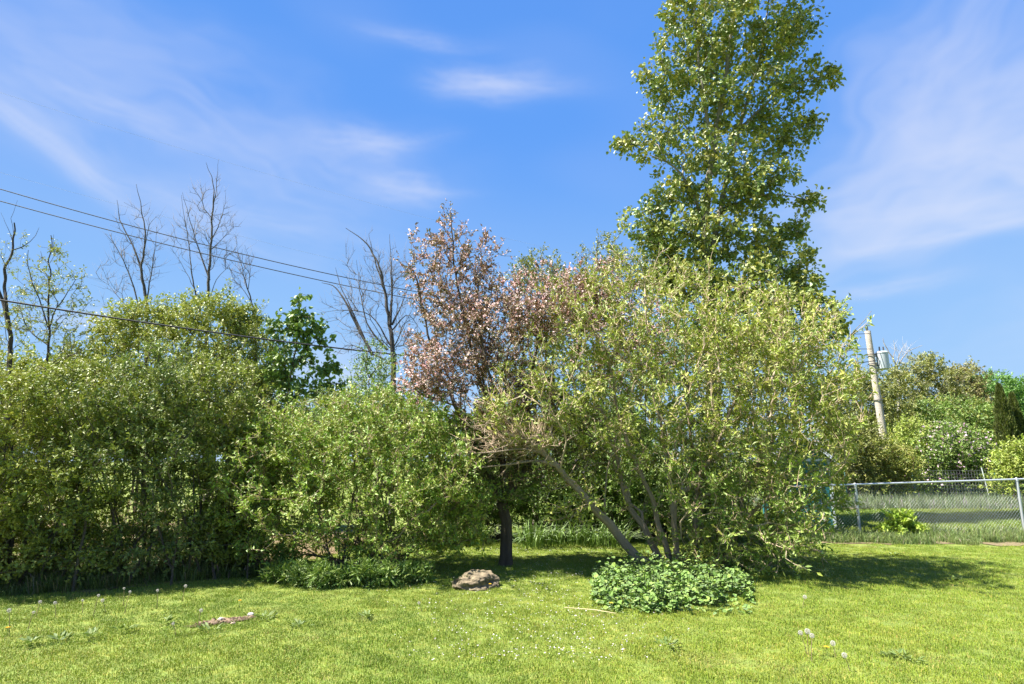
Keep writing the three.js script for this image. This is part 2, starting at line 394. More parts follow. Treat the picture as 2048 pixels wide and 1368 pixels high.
{
  const g = (x, y) => { const p = G(x, y); return [p.x, p.z]; };
  const l = wavyOutline([[-9, -6.6], g(0, 1192), g(240, 1176), g(480, 1152), g(620, 1120), [-3.2, -14], [-12, -16], [-15, -9]], 0.14, 3);
  patch('hedge_litter', 'brown leaf litter and dry stalks on the ground under the hedge', l, [0.42, 0.35, 0.25], 21);
}

{
  const g = (x, y) => { const p = G(x, y); return [p.x, p.z]; }, top = [], bot = [];
  for (let x = 1560; x <= 2120; x += 20) { const w = 2.2 * noise3(x * 0.02, 3, 1); bot.push(g(x, 1089 + w * 2)); top.unshift(g(x, 1068 + w * 0.6)); }
  patch('fence_soil', 'pale dry litter along the lawn edge below the chain-link fence', [...bot, ...top], [0.44, 0.39, 0.28], 61, 0.012);
}
// ================================================================ lawn grass: tufts of short blades
const yellowGreen = [0.178, 0.225, 0.022], midGreen = [0.128, 0.195, 0.02], deepGreen = [0.075, 0.14, 0.02], straw = [0.30, 0.27, 0.10];
function tuft(seed, blades, radius, height, width, flop = 0.5) {
  const rng = mulberry(seed), b = new Buf();
  for (let i = 0; i < blades; i++) {
    const a = rng() * 6.283, q = radius * Math.sqrt(-Math.log(1 - rng() * 0.95)) * 0.6, x = Math.cos(a) * q, z = Math.sin(a) * q, h = height * (0.45 + rng() * 0.8), lean = rng() * flop * h, la = rng() * 6.283;
    const wa = rng() * 3.14, wx = Math.cos(wa) * width * (0.6 + rng() * 0.7) / 2, wz = Math.sin(wa) * width / 2;
    const k = 0.75 + rng() * 0.5, dry = rng() < 0.05, c = dry ? [2.1 * k, 1.25 * k, 3.5 * k] : [k * (0.9 + rng() * 0.25), k, k * (0.8 + rng() * 0.5)];
    const tx = x + Math.cos(la) * lean, tz = z + Math.sin(la) * lean;
    const v0 = b.v(x - wx, -0.015, z - wz, ...c), v1 = b.v(x + wx, -0.015, z + wz, ...c);
    const mx = lerp(x, tx, 0.35), mz = lerp(z, tz, 0.35), v2 = b.v(mx + wx * 0.8, h * 0.62, mz + wz * 0.8, ...c), v3 = b.v(mx - wx * 0.8, h * 0.62, mz - wz * 0.8, ...c), v4 = b.v(tx, h * (1 - flop * 0.25), tz, ...c);
    b.t(v0, v1, v2); b.t(v0, v2, v3); b.t(v3, v2, v4);
  }
  return b.geo();
}
function scatter(name, label, geos, places, category = 'grass') {
  const per = geos.map(() => []); places.forEach((p, i) => per[i % geos.length].push(p));
  geos.forEach((g, k) => {
    if (!per[k].length) return;
    const im = new THREE.InstancedMesh(g, M.grass, per[k].length), m = new THREE.Matrix4(), q = new THREE.Quaternion(), c = new THREE.Color();
    per[k].forEach((p, i) => { q.setFromAxisAngle(V(0, 1, 0), p.turn); m.compose(V(p.x, p.y, p.z), q, V(p.s, p.s * (p.tall ?? 1), p.s)); im.setMatrixAt(i, m); im.setColorAt(i, c.setRGB(...p.color)); });
    im.name = numbered(name); im.castShadow = im.receiveShadow = true; scene.add(im);
    tag(im, label, category, null, 'stuff');
  });
}
const shade3 = (a, b, t) => a.map((x, i) => lerp(x, b[i], t));
const lawnColor = (x, z, rng) => {
  const n1 = noise3(x * 0.28, 1, z * 0.5), n2 = noise3(x * 1.0, 7, z * 1.4), n3 = noise3(x * 3.1, 3, z * 3.1);
  let c = shade3(midGreen, yellowGreen, clamp(0.62 + 0.45 * n1 + 0.25 * n2 + 0.2 * n3, 0, 1));
  c = shade3(c, deepGreen, clamp(n2 * 0.9 - 0.45 + 0.3 * n3, 0, 0.6));
  c = shade3(c, straw, clamp(noise3(x * 0.9, 20, z * 1.3) * 0.6 + n3 * 0.2 - 0.34, 0, 0.35));
  const k = (0.9 + rng() * 0.2) * 1.55; return c.map((v) => v * k);
};
const dirtAt = G(452, 1243);
{
  const rng = mulberry(99), places = [];
  for (let d = 3.4; d < 15;) {
    const step = 0.085 + d * 0.0085, half = d * 0.93 + 0.6;
    for (let x = -half; x < half; x += step) {
      const px = x + (rng() - 0.5) * step, pz = -d + (rng() - 0.5) * step;
      if (Math.hypot((px - dirtAt.x) / 0.22, (pz - dirtAt.z + (px - dirtAt.x) * 0.45) / 0.1) < 0.9 + 0.7 * noise3(px * 7, 2, pz * 7)) continue;
      if (px > 4.6 && pz < -11.95 + 0.22 * noise3(px * 1.7, 40, 2)) continue;
      places.push({ x: px, y: hill(px, pz), z: pz, turn: rng() * 6.283, s: 0.8 + rng() * 0.45, tall: 0.8 + 0.35 * (0.5 + 0.5 * noise3(px * 0.8, 12, pz * 0.8)) + rng() * 0.15, color: lawnColor(px, pz, rng) });
    }
    d += step;
  }
  for (let i = places.length - 1; i > 0; i--) { const j = Math.floor(rng() * (i + 1)); [places[i], places[j]] = [places[j], places[i]]; }
  scatter('lawn_grass', 'short mown grass blades covering the lawn', [1, 2, 3, 4, 5].map((s) => tuft(s, 165, 0.16, 0.027, 0.0042, 1.0)), places);
  console.log('lawn tufts', places.length);
}
{ // longer, bluer grass along and behind the wire fence
  const rng = mulberry(411), places = [], mown = [];
  for (let i = 0; i < 3000; i++) {
    const x = 4.4 + rng() * 11.5, d = 12.3 + 0.35 * noise3(x * 1.1, 51, 3) + Math.pow(rng(), 1.5) * 1.7;
    const t = rng(), c = shade3([0.10, 0.165, 0.035], [0.16, 0.2, 0.06], t);
    places.push({ x, y: 0, z: -d, turn: rng() * 6.283, s: 0.8 + rng() * 0.5, tall: 0.35 + rng() * rng() * 0.9, color: c.map((v) => v * 1.35) });
  }
  for (let i = 0; i < 2600; i++) {
    const d = 19.6 + rng() * 2.2, x = 8 + rng() * 13, c = shade3([0.13, 0.19, 0.075], [0.2, 0.24, 0.13], rng());
    places.push({ x, y: 0, z: -d, turn: rng() * 6.283, s: 1.1 + rng() * 0.6, tall: 0.7 + rng() * 0.9, color: c.map((v) => v * 1.2) });
  }
  for (let i = 0; i < 9000; i++) {
    const d = 14.6 + rng() * 8, x = 3 + rng() * (d * 0.95);
    mown.push({ x, y: hill(x, -d), z: -d, turn: rng() * 6.283, s: 1.1 + rng() * 0.5, tall: 1.0 + rng() * 0.6, color: lawnColor(x, -d, rng) });
  }
  scatter('tall_grass', 'long unmown grass growing along the wire fence', [11, 12, 13].map((s) => tuft(s, 26, 0.16, 0.24, 0.008, 0.5)), places);
  scatter('paddock_grass', 'mown grass in the paddock behind the chain-link fence', [21, 22, 23].map((s) => tuft(s, 60, 0.2, 0.06, 0.009, 0.7)), mown);
}
{ // uneven weeds and strap grass at the foot of the hedge
  const rng = mulberry(512), places = [];
  for (let i = 0; i < 2600; i++) {
    const px = -160 + rng() * 700, edge = 1194 - px * 0.078, p = G(px, edge - 2 - Math.pow(rng(), 1.6) * 60), lush = 0.5 + 0.5 * noise3(p.x * 1.6, 31, p.z * 1.6); if (rng() > lush * 1.15) continue;
    places.push({ x: p.x, y: 0, z: p.z, turn: rng() * 6.283, s: 0.7 + rng() * 0.6, tall: 0.15 + lush * 0.6 + rng() * rng() * 0.7, color: shade3([0.09, 0.15, 0.022], rng() < 0.15 ? [0.3, 0.25, 0.13] : [0.16, 0.22, 0.035], rng()) });
  }
  scatter('hedge_grass', 'long dark grass and weeds at the foot of the hedge', [31, 32].map((s) => tuft(s, 22, 0.16, 0.24, 0.009, 0.85)), places);
}

// ================================================================ trees and shrubs
const R0 = mulberry(31337);
// the cluster of stems near the middle right, thin leaves, much bare wood
{
  const b0 = foot(G(1310, 1142)), D = -b0.z; console.log('near tree depth', D);
  const bk = [0.34, 0.27, 0.19];
  const s = (pts, r0, r1, m = {}) => limb(pts, r0, r1, { color: bk, ...m });
  const colA = [[0.19, 0.22, 0.032], [0.16, 0.198, 0.028], [0.22, 0.235, 0.045], [0.14, 0.182, 0.028]];
  const colB = [[0.13, 0.185, 0.028], [0.16, 0.21, 0.033], [0.11, 0.155, 0.026]];
  plant('multi_stem_tree', 'wide many-stemmed yellow-green tree with leaning bare grey stems above a leafy clump', 'tree', {
    seed: 3, base: b0, bark: bk, twigColor: [0.44, 0.32, 0.22],
    limbs: [
      s([[1318, 1146, D], [1270, 1110, D - 0.05], [1210, 1040, D - 0.15], [1160, 985, D - 0.25], [1115, 930, D - 0.35], [1085, 905, D - 0.4], [1040, 860, D - 0.5]], 0.085, 0.022, { flare: 0.3 }),
      s([[1116, 932, D - 0.35], [1070, 922, D - 0.45], [1010, 930, D - 0.55], [950, 936, D - 0.6]], 0.026, 0.007, { name: 'limb', joined: true }),
      s([[1085, 906, D - 0.4], [1040, 898, D - 0.5], [980, 905, D - 0.6], [915, 907, D - 0.65]], 0.022, 0.006, { name: 'limb', joined: true }),
      s([[1330, 1140, D + 0.1], [1290, 1060, D + 0.15], [1250, 990, D + 0.2], [1235, 920, D + 0.2], [1205, 830, D + 0.2], [1150, 720, D + 0.1]], 0.058, 0.018),
      s([[1210, 1040, D - 0.15], [1212, 980, D - 0.15], [1216, 930, D - 0.15], [1235, 870, D - 0.2]], 0.019, 0.009, { name: 'limb', joined: true }),
      s([[1345, 1140, D + 0.05], [1325, 1070, D], [1300, 990, D], [1262, 900, D], [1235, 820, D], [1215, 700, D - 0.1]], 0.052, 0.016),
      s([[1360, 1142, D - 0.05], [1348, 1060, D - 0.05], [1352, 1000, D - 0.05], [1385, 970, D - 0.05], [1430, 900, D], [1470, 800, D], [1500, 690, D]], 0.052, 0.016),
      s([[1348, 1040, D - 0.05], [1335, 950, D], [1320, 850, D], [1300, 740, D], [1290, 620, D]], 0.038, 0.012, { name: 'limb', joined: true }),
      s([[1392, 1142, D + 0.2], [1390, 1060, D + 0.2], [1388, 1010, D + 0.2], [1420, 900, D + 0.3], [1440, 780, D + 0.4], [1430, 640, D + 0.4]], 0.05, 0.016),
      s([[1450, 1150, D + 0.25], [1470, 1060, D + 0.25], [1500, 960, D + 0.3], [1560, 860, D + 0.3], [1620, 740, D + 0.3]], 0.055, 0.015),
      s([[1440, 1150, D + 0.1], [1460, 1080, D], [1520, 1010, D - 0.2], [1590, 960, D - 0.3], [1660, 930, D - 0.3]], 0.04, 0.01),
      s([[1400, 1146, D + 0.5], [1400, 1000, D + 0.8], [1380, 850, D + 1], [1370, 700, D + 1.2]], 0.05, 0.015),
      s([[1560, 860, D + 0.3], [1600, 800, D + 0.2], [1650, 760, D + 0.2], [1690, 690, D + 0.2], [1742, 622, D + 0.2]], 0.02, 0.003, { name: 'limb', joined: true }),
      s([[1500, 960, D + 0.3], [1590, 880, D], [1660, 830, D - 0.1], [1740, 775, D - 0.1]], 0.02, 0.004, { name: 'limb', joined: true }),
    ],
    blobs: [
      blob(1330, 745, 290, 190, D + 0.3, 1.7, { colors: colA, dens: 1.1 }), blob(1190, 640, 105, 110, D + 0.1, 0.8, { colors: colA, sprigs: 2.6 }),
      blob(1560, 790, 150, 190, D - 0.3, 1.3, { colors: colA }), blob(1575, 960, 70, 100, D - 0.6, 0.8, { colors: colB, dens: 0.7, sprigs: 2.4 }), blob(1640, 985, 60, 80, D - 0.3, 0.6, { colors: colB, dens: 0.35, sprigs: 1.6 }), blob(1500, 650, 170, 85, D + 0.3, 1.1, { colors: colA, sprigs: 2.3 }),
      blob(1290, 560, 130, 65, D + 0.3, 0.9, { colors: colA, sprigs: 1.8, dens: 0.6 }), blob(1640, 680, 75, 75, D + 0.3, 0.7, { colors: colA, sprigs: 1.8, dens: 0.6 }),
      blob(1075, 800, 115, 90, D - 0.2, 0.9, { colors: colA, sprigs: 2 }), blob(1030, 880, 115, 48, D - 0.4, 0.6, { colors: colA, bare: 0.88, dens: 3, shell: 0.7 }), blob(1010, 830, 80, 50, D - 0.4, 0.5, { colors: colA, bare: 0.6, dens: 1.2 }),
      blob(1420, 980, 180, 120, D + 0.2, 1.3, { colors: colB, dens: 0.9 }), blob(1545, 1060, 95, 85, D - 0.6, 0.8, { colors: colB, dens: 0.9, sprigs: 2.6 }),
      blob(1140, 1000, 65, 45, D - 0.35, 0.4, { colors: colA, sprigs: 2.5, dens: 0.8 }), blob(1380, 1110, 90, 45, D - 0.1, 0.5, { colors: colA, dens: 0.8 }), blob(1480, 1130, 80, 45, D, 0.5, { colors: colB, dens: 0.7 }),
      blob(1250, 880, 150, 90, D + 0.4, 1.0, { colors: colA, sprigs: 2, bare: 0.3 }), blob(1560, 980, 120, 110, D + 0.3, 0.9, { colors: colB }), blob(1660, 820, 55, 60, D - 0.4, 0.8, { colors: colA }),
    ],
    nodes: 3500, vigour: 1.81, ragged: 0.08, clump: 1.7, gap: -0.12, alpha: 0.22, tip: 0.0042, maxTwig: 0.02, sprigR: 0.0036, leafUpTo: 0.011,
    leaf: { len: 0.074, wid: 0.42, per: 6, sprigs: 3.2, sprig: 0.2, up: 0.4, colors: colA, droop: -0.05 },
  });
}
// rounded shrub left of the middle
{
  const b0 = foot(G(735, 1150)), D = -b0.z + 0.35; console.log('round shrub depth', D); b0.z = -D;
  const cols = [[0.135, 0.195, 0.025], [0.105, 0.165, 0.022], [0.17, 0.215, 0.03], [0.15, 0.165, 0.035]];
  const blobs = [
    blob(720, 950, 225, 135, D, 1.35, { dens: 1.2 }), blob(770, 860, 140, 75, D + 0.2, 0.9), blob(550, 980, 95, 115, D - 0.1, 0.8), blob(500, 1010, 50, 80, D - 0.1, 0.5), blob(890, 980, 80, 100, D, 0.8), blob(640, 890, 120, 70, D, 0.8),
    blob(700, 1060, 180, 50, D - 0.2, 0.9, { dens: 0.6, sprigs: 2 }), blob(520, 1085, 40, 45, D - 0.3, 0.3, { dens: 0.6 }), blob(905, 1075, 75, 35, D + 0.1, 0.5, { dens: 0.7 }),
  ];
  plant('round_shrub', 'broad rounded green shrub with fine brown twigs beside the boulder', 'shrub', {
    seed: 8, base: b0, bark: [0.22, 0.17, 0.115], twigColor: [0.30, 0.20, 0.13], limbs: fan(b0, blobs, 30, mulberry(4), 0.016, 0.6), blobs: blobs.map((q) => ({ ...q, r: q.r.clone().multiplyScalar(1.12) })), nodes: 3300, vigour: 2.02, ragged: 0.1, clump: 2.1, gap: -0.05, alpha: 0.2, tip: 0.003, maxTwig: 0.014, sprigR: 0.0026, floor: 0.2,
    leaf: { len: 0.055, wid: 0.5, per: 7, sprigs: 3.5, sprig: 0.15, up: 0.3, colors: cols },
  });
}
// pink blossom crabapple
{
  const b0 = foot(G(1012, 1132)), D = -b0.z; console.log('crab depth', D);
  const bk = [0.10, 0.078, 0.055], br = [[0.145, 0.092, 0.048], [0.118, 0.085, 0.038], [0.16, 0.098, 0.055], [0.105, 0.095, 0.033]], gr = [[0.10, 0.125, 0.03], [0.08, 0.11, 0.028], [0.12, 0.10, 0.045]];
  const s = (pts, r0, r1, m = {}) => limb(pts, r0, r1, { name: 'limb', joined: true, ...m });
  plant('crabapple_tree', 'crabapple tree with bronze leaves, pale pink blossom and one short dark trunk', 'tree', {
    seed: 12, base: b0, bark: bk,
    limbs: [
      limb([[1012, 1136, D], [1013, 1090, D], [1011, 1050, D], [1006, 1005, D]], 0.095, 0.085, { name: 'trunk', flare: 0.35 }),
      s([[1006, 1010, D], [985, 960, D], [950, 890, D], [905, 800, D], [865, 700, D + 0.1], [832, 560, D + 0.1]], 0.06, 0.012),
      s([[1008, 1005, D], [1000, 900, D + 0.2], [960, 760, D + 0.3], [920, 600, D + 0.2], [898, 420, D + 0.2]], 0.065, 0.008),
      s([[1008, 1005, D], [1040, 910, D], [1060, 780, D], [1085, 620, D + 0.2]], 0.06, 0.012),
      s([[1010, 1005, D], [1090, 870, D + 0.3], [1150, 720, D + 0.6], [1180, 580, D + 0.7]], 0.05, 0.012),
      s([[1008, 1000, D], [1020, 880, D - 0.4], [980, 760, D - 0.6], [960, 640, D - 0.5]], 0.045, 0.01),
    ],
    blobs: [
      blob(900, 560, 80, 105, D + 0.2, 0.8, { dens: 1.1 }), blob(895, 455, 30, 55, D + 0.2, 0.25, { sprigs: 2, dens: 0.6 }), blob(838, 545, 34, 85, D + 0.1, 0.35, { sprigs: 2, dens: 0.7 }), blob(965, 550, 48, 90, D + 0.2, 0.5, { sprigs: 2.2, dens: 0.8 }),
      blob(905, 690, 92, 100, D, 0.9, { dens: 1.2 }), blob(1000, 650, 88, 88, D - 0.1, 0.8, { dens: 1.3, bloom: 0.3 }), blob(865, 755, 75, 60, D - 0.3, 0.7, { bloom: 0.42, dens: 1.3 }), blob(1090, 610, 105, 78, D + 0.1, 0.9, { bloom: 0.38, dens: 1.5 }), blob(1190, 590, 65, 72, D + 0.5, 0.6, { bloom: 0.36, dens: 1.4 }),
      blob(1000, 780, 110, 100, D, 0.9), blob(1090, 880, 140, 90, D + 0.4, 1.0, { colors: gr, bloom: 0.08 }), blob(980, 910, 95, 75, D + 0.2, 0.8, { colors: gr, bloom: 0.05, dens: 1.4 }), blob(1250, 680, 120, 100, D + 1.4, 0.8, { bloom: 0.35, dens: 0.8 }),
      blob(1020, 985, 70, 30, D, 0.5, { colors: [[0.10, 0.16, 0.03]], bloom: 0, dens: 0.7 }), blob(1010, 500, 40, 25, D + 0.2, 0.15, { sprigs: 1, dens: 0.3 }),
    ],
    nodes: 3000, vigour: 1.76, clump: 1.9, gap: -0.15, alpha: 0.25, tip: 0.003, maxTwig: 0.02, branchFrom: 1.0,
    leaf: { len: 0.055, wid: 0.48, per: 7, sprigs: 3.2, sprig: 0.14, up: 0.3, colors: br, bloom: 0.23, bloomColors: [[0.44, 0.33, 0.34], [0.52, 0.43, 0.43], [0.36, 0.22, 0.22]], bloomSize: 0.034 },
  });
}
// tall poplar
{
  const D = 16.5, b0 = foot(P(1432, 1000, D));
  const bk = [0.26, 0.235, 0.19], cols = [[0.145, 0.165, 0.03], [0.105, 0.14, 0.028], [0.175, 0.175, 0.032], [0.085, 0.12, 0.028]];
  const s = (pts, r0, r1, m = {}) => limb(pts.map(([x, y, dz = 0]) => [x, y, D + dz]), r0, r1, { name: 'limb', joined: true, step: 0.3, ...m });
  const base = P(1432, 1000, D); base.y = -0.05;
  const trunk = limb([[1428, 900, D], [1422, 700, D], [1416, 560, D], [1410, 450, D], [1425, 310, D], [1450, 160, D], [1470, -20, D], [1482, -220, D]], 0.2, 0.02, { name: 'trunk', step: 0.3 });
  trunk.pts.unshift(base); trunk.r0 = 0.24;
  const B = (px, py, rx, ry, dz = 0, rz = 1.0, m = {}) => blob(px, py, rx, ry, D + dz, rz, m);
  plant('poplar_tree', 'tall broad-leaved poplar rising above everything and out of the top of the picture', 'tree', {
    seed: 21, base: b0, bark: bk, leafMat: M.gloss,
    limbs: [trunk,
      s([[1409, 445], [1385, 390, -0.2], [1350, 335, -0.4], [1300, 310, -0.5]], 0.07, 0.015), s([[1416, 560], [1440, 420, 0.3], [1478, 260, 0.5], [1520, 110, 0.6], [1545, -60, 0.6]], 0.11, 0.015),
      s([[1426, 300], [1402, 160, -0.3], [1390, 30, -0.4], [1385, -70, -0.4]], 0.06, 0.012), s([[1440, 430, 0.3], [1500, 395, 0], [1560, 390, -0.3], [1620, 400, -0.4]], 0.045, 0.01),
      s([[1412, 480], [1340, 455, -0.2], [1270, 425, -0.3]], 0.045, 0.01), s([[1478, 260, 0.5], [1540, 200, 0.2], [1600, 165, 0], [1665, 150, 0]], 0.05, 0.01), s([[1450, 160], [1380, 120, 0.5], [1310, 90, 0.8]], 0.04, 0.01),
      s([[1428, 310], [1370, 250, 0.4], [1320, 180, 0.7]], 0.045, 0.01), s([[1440, 430, 0.3], [1520, 320, 0.8], [1590, 260, 1]], 0.045, 0.01), s([[1418, 600], [1500, 560, -0.5], [1580, 580, -0.8], [1660, 640, -1]], 0.06, 0.012),
      s([[1416, 580], [1340, 530, -0.6], [1290, 520, -0.8]], 0.05, 0.01),
    ],
    blobs: [
      B(1465, 45, 125, 90, 0, 1.6), B(1395, 110, 95, 80, 0, 1.2), B(1555, 95, 85, 70, 0.4, 1.2), B(1330, 165, 60, 48, 0.2, 0.8), B(1455, 205, 130, 80, 0.2, 1.6), B(1600, 165, 55, 32, 0, 0.6), B(1660, 150, 28, 18, 0, 0.3),
      B(1555, 270, 70, 50, 0.6, 0.9), B(1610, 245, 30, 25, 0.8, 0.4), B(1310, 275, 65, 45, 0, 0.8), B(1425, 325, 110, 62, 0, 1.4), B(1525, 365, 75, 42, -0.2, 0.9), B(1620, 402, 38, 14, -0.4, 0.3), B(1290, 432, 52, 26, -0.3, 0.5), B(1255, 290, 22, 18, -0.3, 0.3),
      B(1385, 475, 100, 52, -0.2, 1.2), B(1500, 485, 80, 55, 0, 1), B(1480, 575, 110, 55, -0.4, 1.3), B(1560, 610, 85, 50, -0.6, 0.9), B(1640, 615, 38, 42, -1, 0.5), B(1668, 660, 26, 20, -1, 0.35), B(1620, 560, 22, 18, -0.8, 0.3), B(1375, 560, 80, 45, -0.3, 1),
      B(1480, -80, 125, 100, 0.2, 1.5), B(1490, -210, 80, 90, 0.2, 1.1), B(1350, 20, 40, 50, 0, 0.5), B(1600, 40, 40, 45, 0.4, 0.5), B(1570, 680, 90, 40, -0.6, 0.8), B(1430, 650, 80, 60, 0, 0.9), B(1335, 495, 60, 42, -0.3, 0.8, { dens: 1.3 }), B(1560, 520, 62, 42, -0.3, 0.8, { dens: 1.3 }), B(1330, 560, 60, 40, -0.3, 0.8), B(1590, 460, 30, 20, -0.2, 0.4), B(1450, 405, 100, 40, 0, 1.0), B(1350, 390, 50, 30, -0.3, 0.6),
    ],
    nodes: 2600, vigour: 2.0, share: 0.45, clump: 1.3, gap: -0.03, alpha: 0.25, tip: 0.005, maxTwig: 0.035, leafUpTo: 0.02, sprigTwigs: 0.5, sprigR: 0.004, branchFrom: 3.2,
    leaf: { len: 0.115, wid: 0.85, per: 5, sprigs: 2.6, sprig: 0.25, up: 0.1, colors: cols, broad: true, petiole: 0.05, droop: -0.35, wild: 1.0, sunward: 0.25 },
  });
}
// the hedge of tall shrubs at the left
{
  const colF = [[0.15, 0.178, 0.026], [0.13, 0.162, 0.025], [0.175, 0.195, 0.032], [0.115, 0.148, 0.026]], colY = [[0.19, 0.21, 0.032], [0.16, 0.195, 0.03], [0.205, 0.22, 0.04]], colC = [[0.125, 0.16, 0.034], [0.15, 0.178, 0.04], [0.105, 0.145, 0.03]];
  const rows = [
    // px of foot, depth, blobs, colours, words
    [-330, 7.6, [[-330, 820, 150, 200, 1.1], [-300, 980, 120, 130, 0.9]], colF, 'hedge shrub just outside the picture beside the leftmost stems'],
    [-170, 7.8, [[-170, 840, 130, 200, 1.0], [-160, 1000, 110, 120, 0.9]], colF, 'hedge shrub cut off by the left edge of the picture'],
    [0, 8.0, [[0, 800, 100, 90, 0.9], [20, 940, 110, 100, 0.9], [-30, 1050, 80, 60, 0.7], [0, 1110, 100, 40, 0.6]], colY, 'yellow-green hedge shrub at the far left, below the sapling'],
    [175, 8.3, [[165, 800, 85, 80, 0.8], [200, 920, 100, 90, 0.8], [150, 1030, 80, 50, 0.6], [180, 1100, 90, 40, 0.6]], colF, 'dense hedge shrub whose pale bare stems stand in the litter'],
    [345, 8.7, [[320, 770, 85, 80, 0.8], [355, 890, 90, 90, 0.8], [360, 1000, 80, 70, 0.7], [260, 860, 60, 60, 0.6], [340, 1090, 90, 45, 0.6]], colC, 'dark green hedge shrub second from the round shrub'],
    [470, 9.2, [[450, 800, 80, 95, 0.8], [470, 930, 80, 90, 0.7], [445, 1050, 70, 50, 0.5], [460, 1100, 60, 35, 0.5]], colF, 'hedge shrub touching the round shrub on its left side'],
    [-60, 13.5, [[-20, 770, 110, 80, 1.3], [-40, 880, 120, 90, 1.3]], colY, 'taller shrub behind the hedge at the left edge'],
    [130, 14, [[110, 770, 80, 60, 1.1], [180, 730, 60, 50, 0.9], [120, 860, 110, 90, 1.2]], colF, 'shrub behind the hedge below the young sapling'],
    [300, 14, [[295, 700, 90, 85, 1.2], [290, 810, 115, 90, 1.3], [255, 660, 50, 50, 0.8], [310, 635, 40, 35, 0.7]], colY, 'tall loose shrub below the bare forked tree at the left'],
    [430, 14.2, [[420, 690, 85, 95, 1.2], [430, 810, 105, 100, 1.3], [375, 630, 45, 45, 0.8], [440, 620, 40, 35, 0.7]], colY, 'tall loose shrub below the tallest bare tree'],
    [520, 14.6, [[510, 720, 65, 85, 1.0], [510, 830, 80, 80, 1.0], [480, 650, 35, 45, 0.6]], colF, 'narrow tall shrub beside the large-leaved sapling'],
  ];
  rows.forEach(([px, d, bl, col, words], i) => {
    const b0 = foot(P(px, 1000, d)), blobs = bl.map(([x, y, rx, ry, rz]) => blob(x, y, rx, ry, d, rz)), front = i < 6;
    plant('hedge_shrub', words, 'shrub', {
      seed: 40 + i, group: 'tall shrubs in the hedge at the left', base: b0, bark: [0.13, 0.105, 0.075], twigColor: [0.15, 0.12, 0.085],
      limbs: fan(b0, blobs, front ? 16 : 8, mulberry(70 + i), front ? 0.017 : 0.035, front ? 0.7 : 0.6, 0.85), blobs, nodes: i < 2 ? 420 : front ? 1150 : 1050, sprigTwigs: 0.5, vigour: 1.76, clump: front ? 2.1 : 1.4, gap: 0.02, alpha: 0.22, tip: 0.003, maxTwig: 0.014, floor: 0.12, ragged: front ? 0.05 : 0.14,
      leaf: { len: front ? 0.055 : 0.075, wid: 0.55, per: 6, sprigs: front ? 3.1 : 2.8, sprig: front ? 0.15 : 0.22, up: 0.25, colors: col },
    });
  });
  // brush of thin dead stems low in the hedge
  const rng = mulberry(808);
  for (let i = 0; i < 7; i++) {
    const px = -40 + i * 78, p = G(px, 1165 - px * 0.06), D = -p.z + 0.35, b0 = V(p.x, 0, -D);
    plant('brush_clump', ['first', 'second', 'third', 'fourth', 'fifth', 'sixth', 'seventh'][i] + ' thicket of thin dry stems along the hedge foot, counted from the left edge', 'brush', {
      seed: 90 + i, group: 'dry brush under the hedge', base: b0, bark: [0.22, 0.16, 0.10], twigColor: [0.26, 0.19, 0.12],
      limbs: fan(b0, [blob(px, 1030, 60, 60, D, 0.5)], 9, rng, 0.011, 0.5, 0.95), blobs: [blob(px, 1060, 50, 60, D, 0.45)], nodes: 150, alpha: 0.2, tip: 0.0025, maxTwig: 0.006, floor: 0.05,
      leaf: { len: 0.05, wid: 0.5, per: 4, sprigs: 2.6, sprig: 0.2, up: 0.3, colors: [[0.10, 0.14, 0.025], [0.13, 0.16, 0.03]] },
    });
  }
}
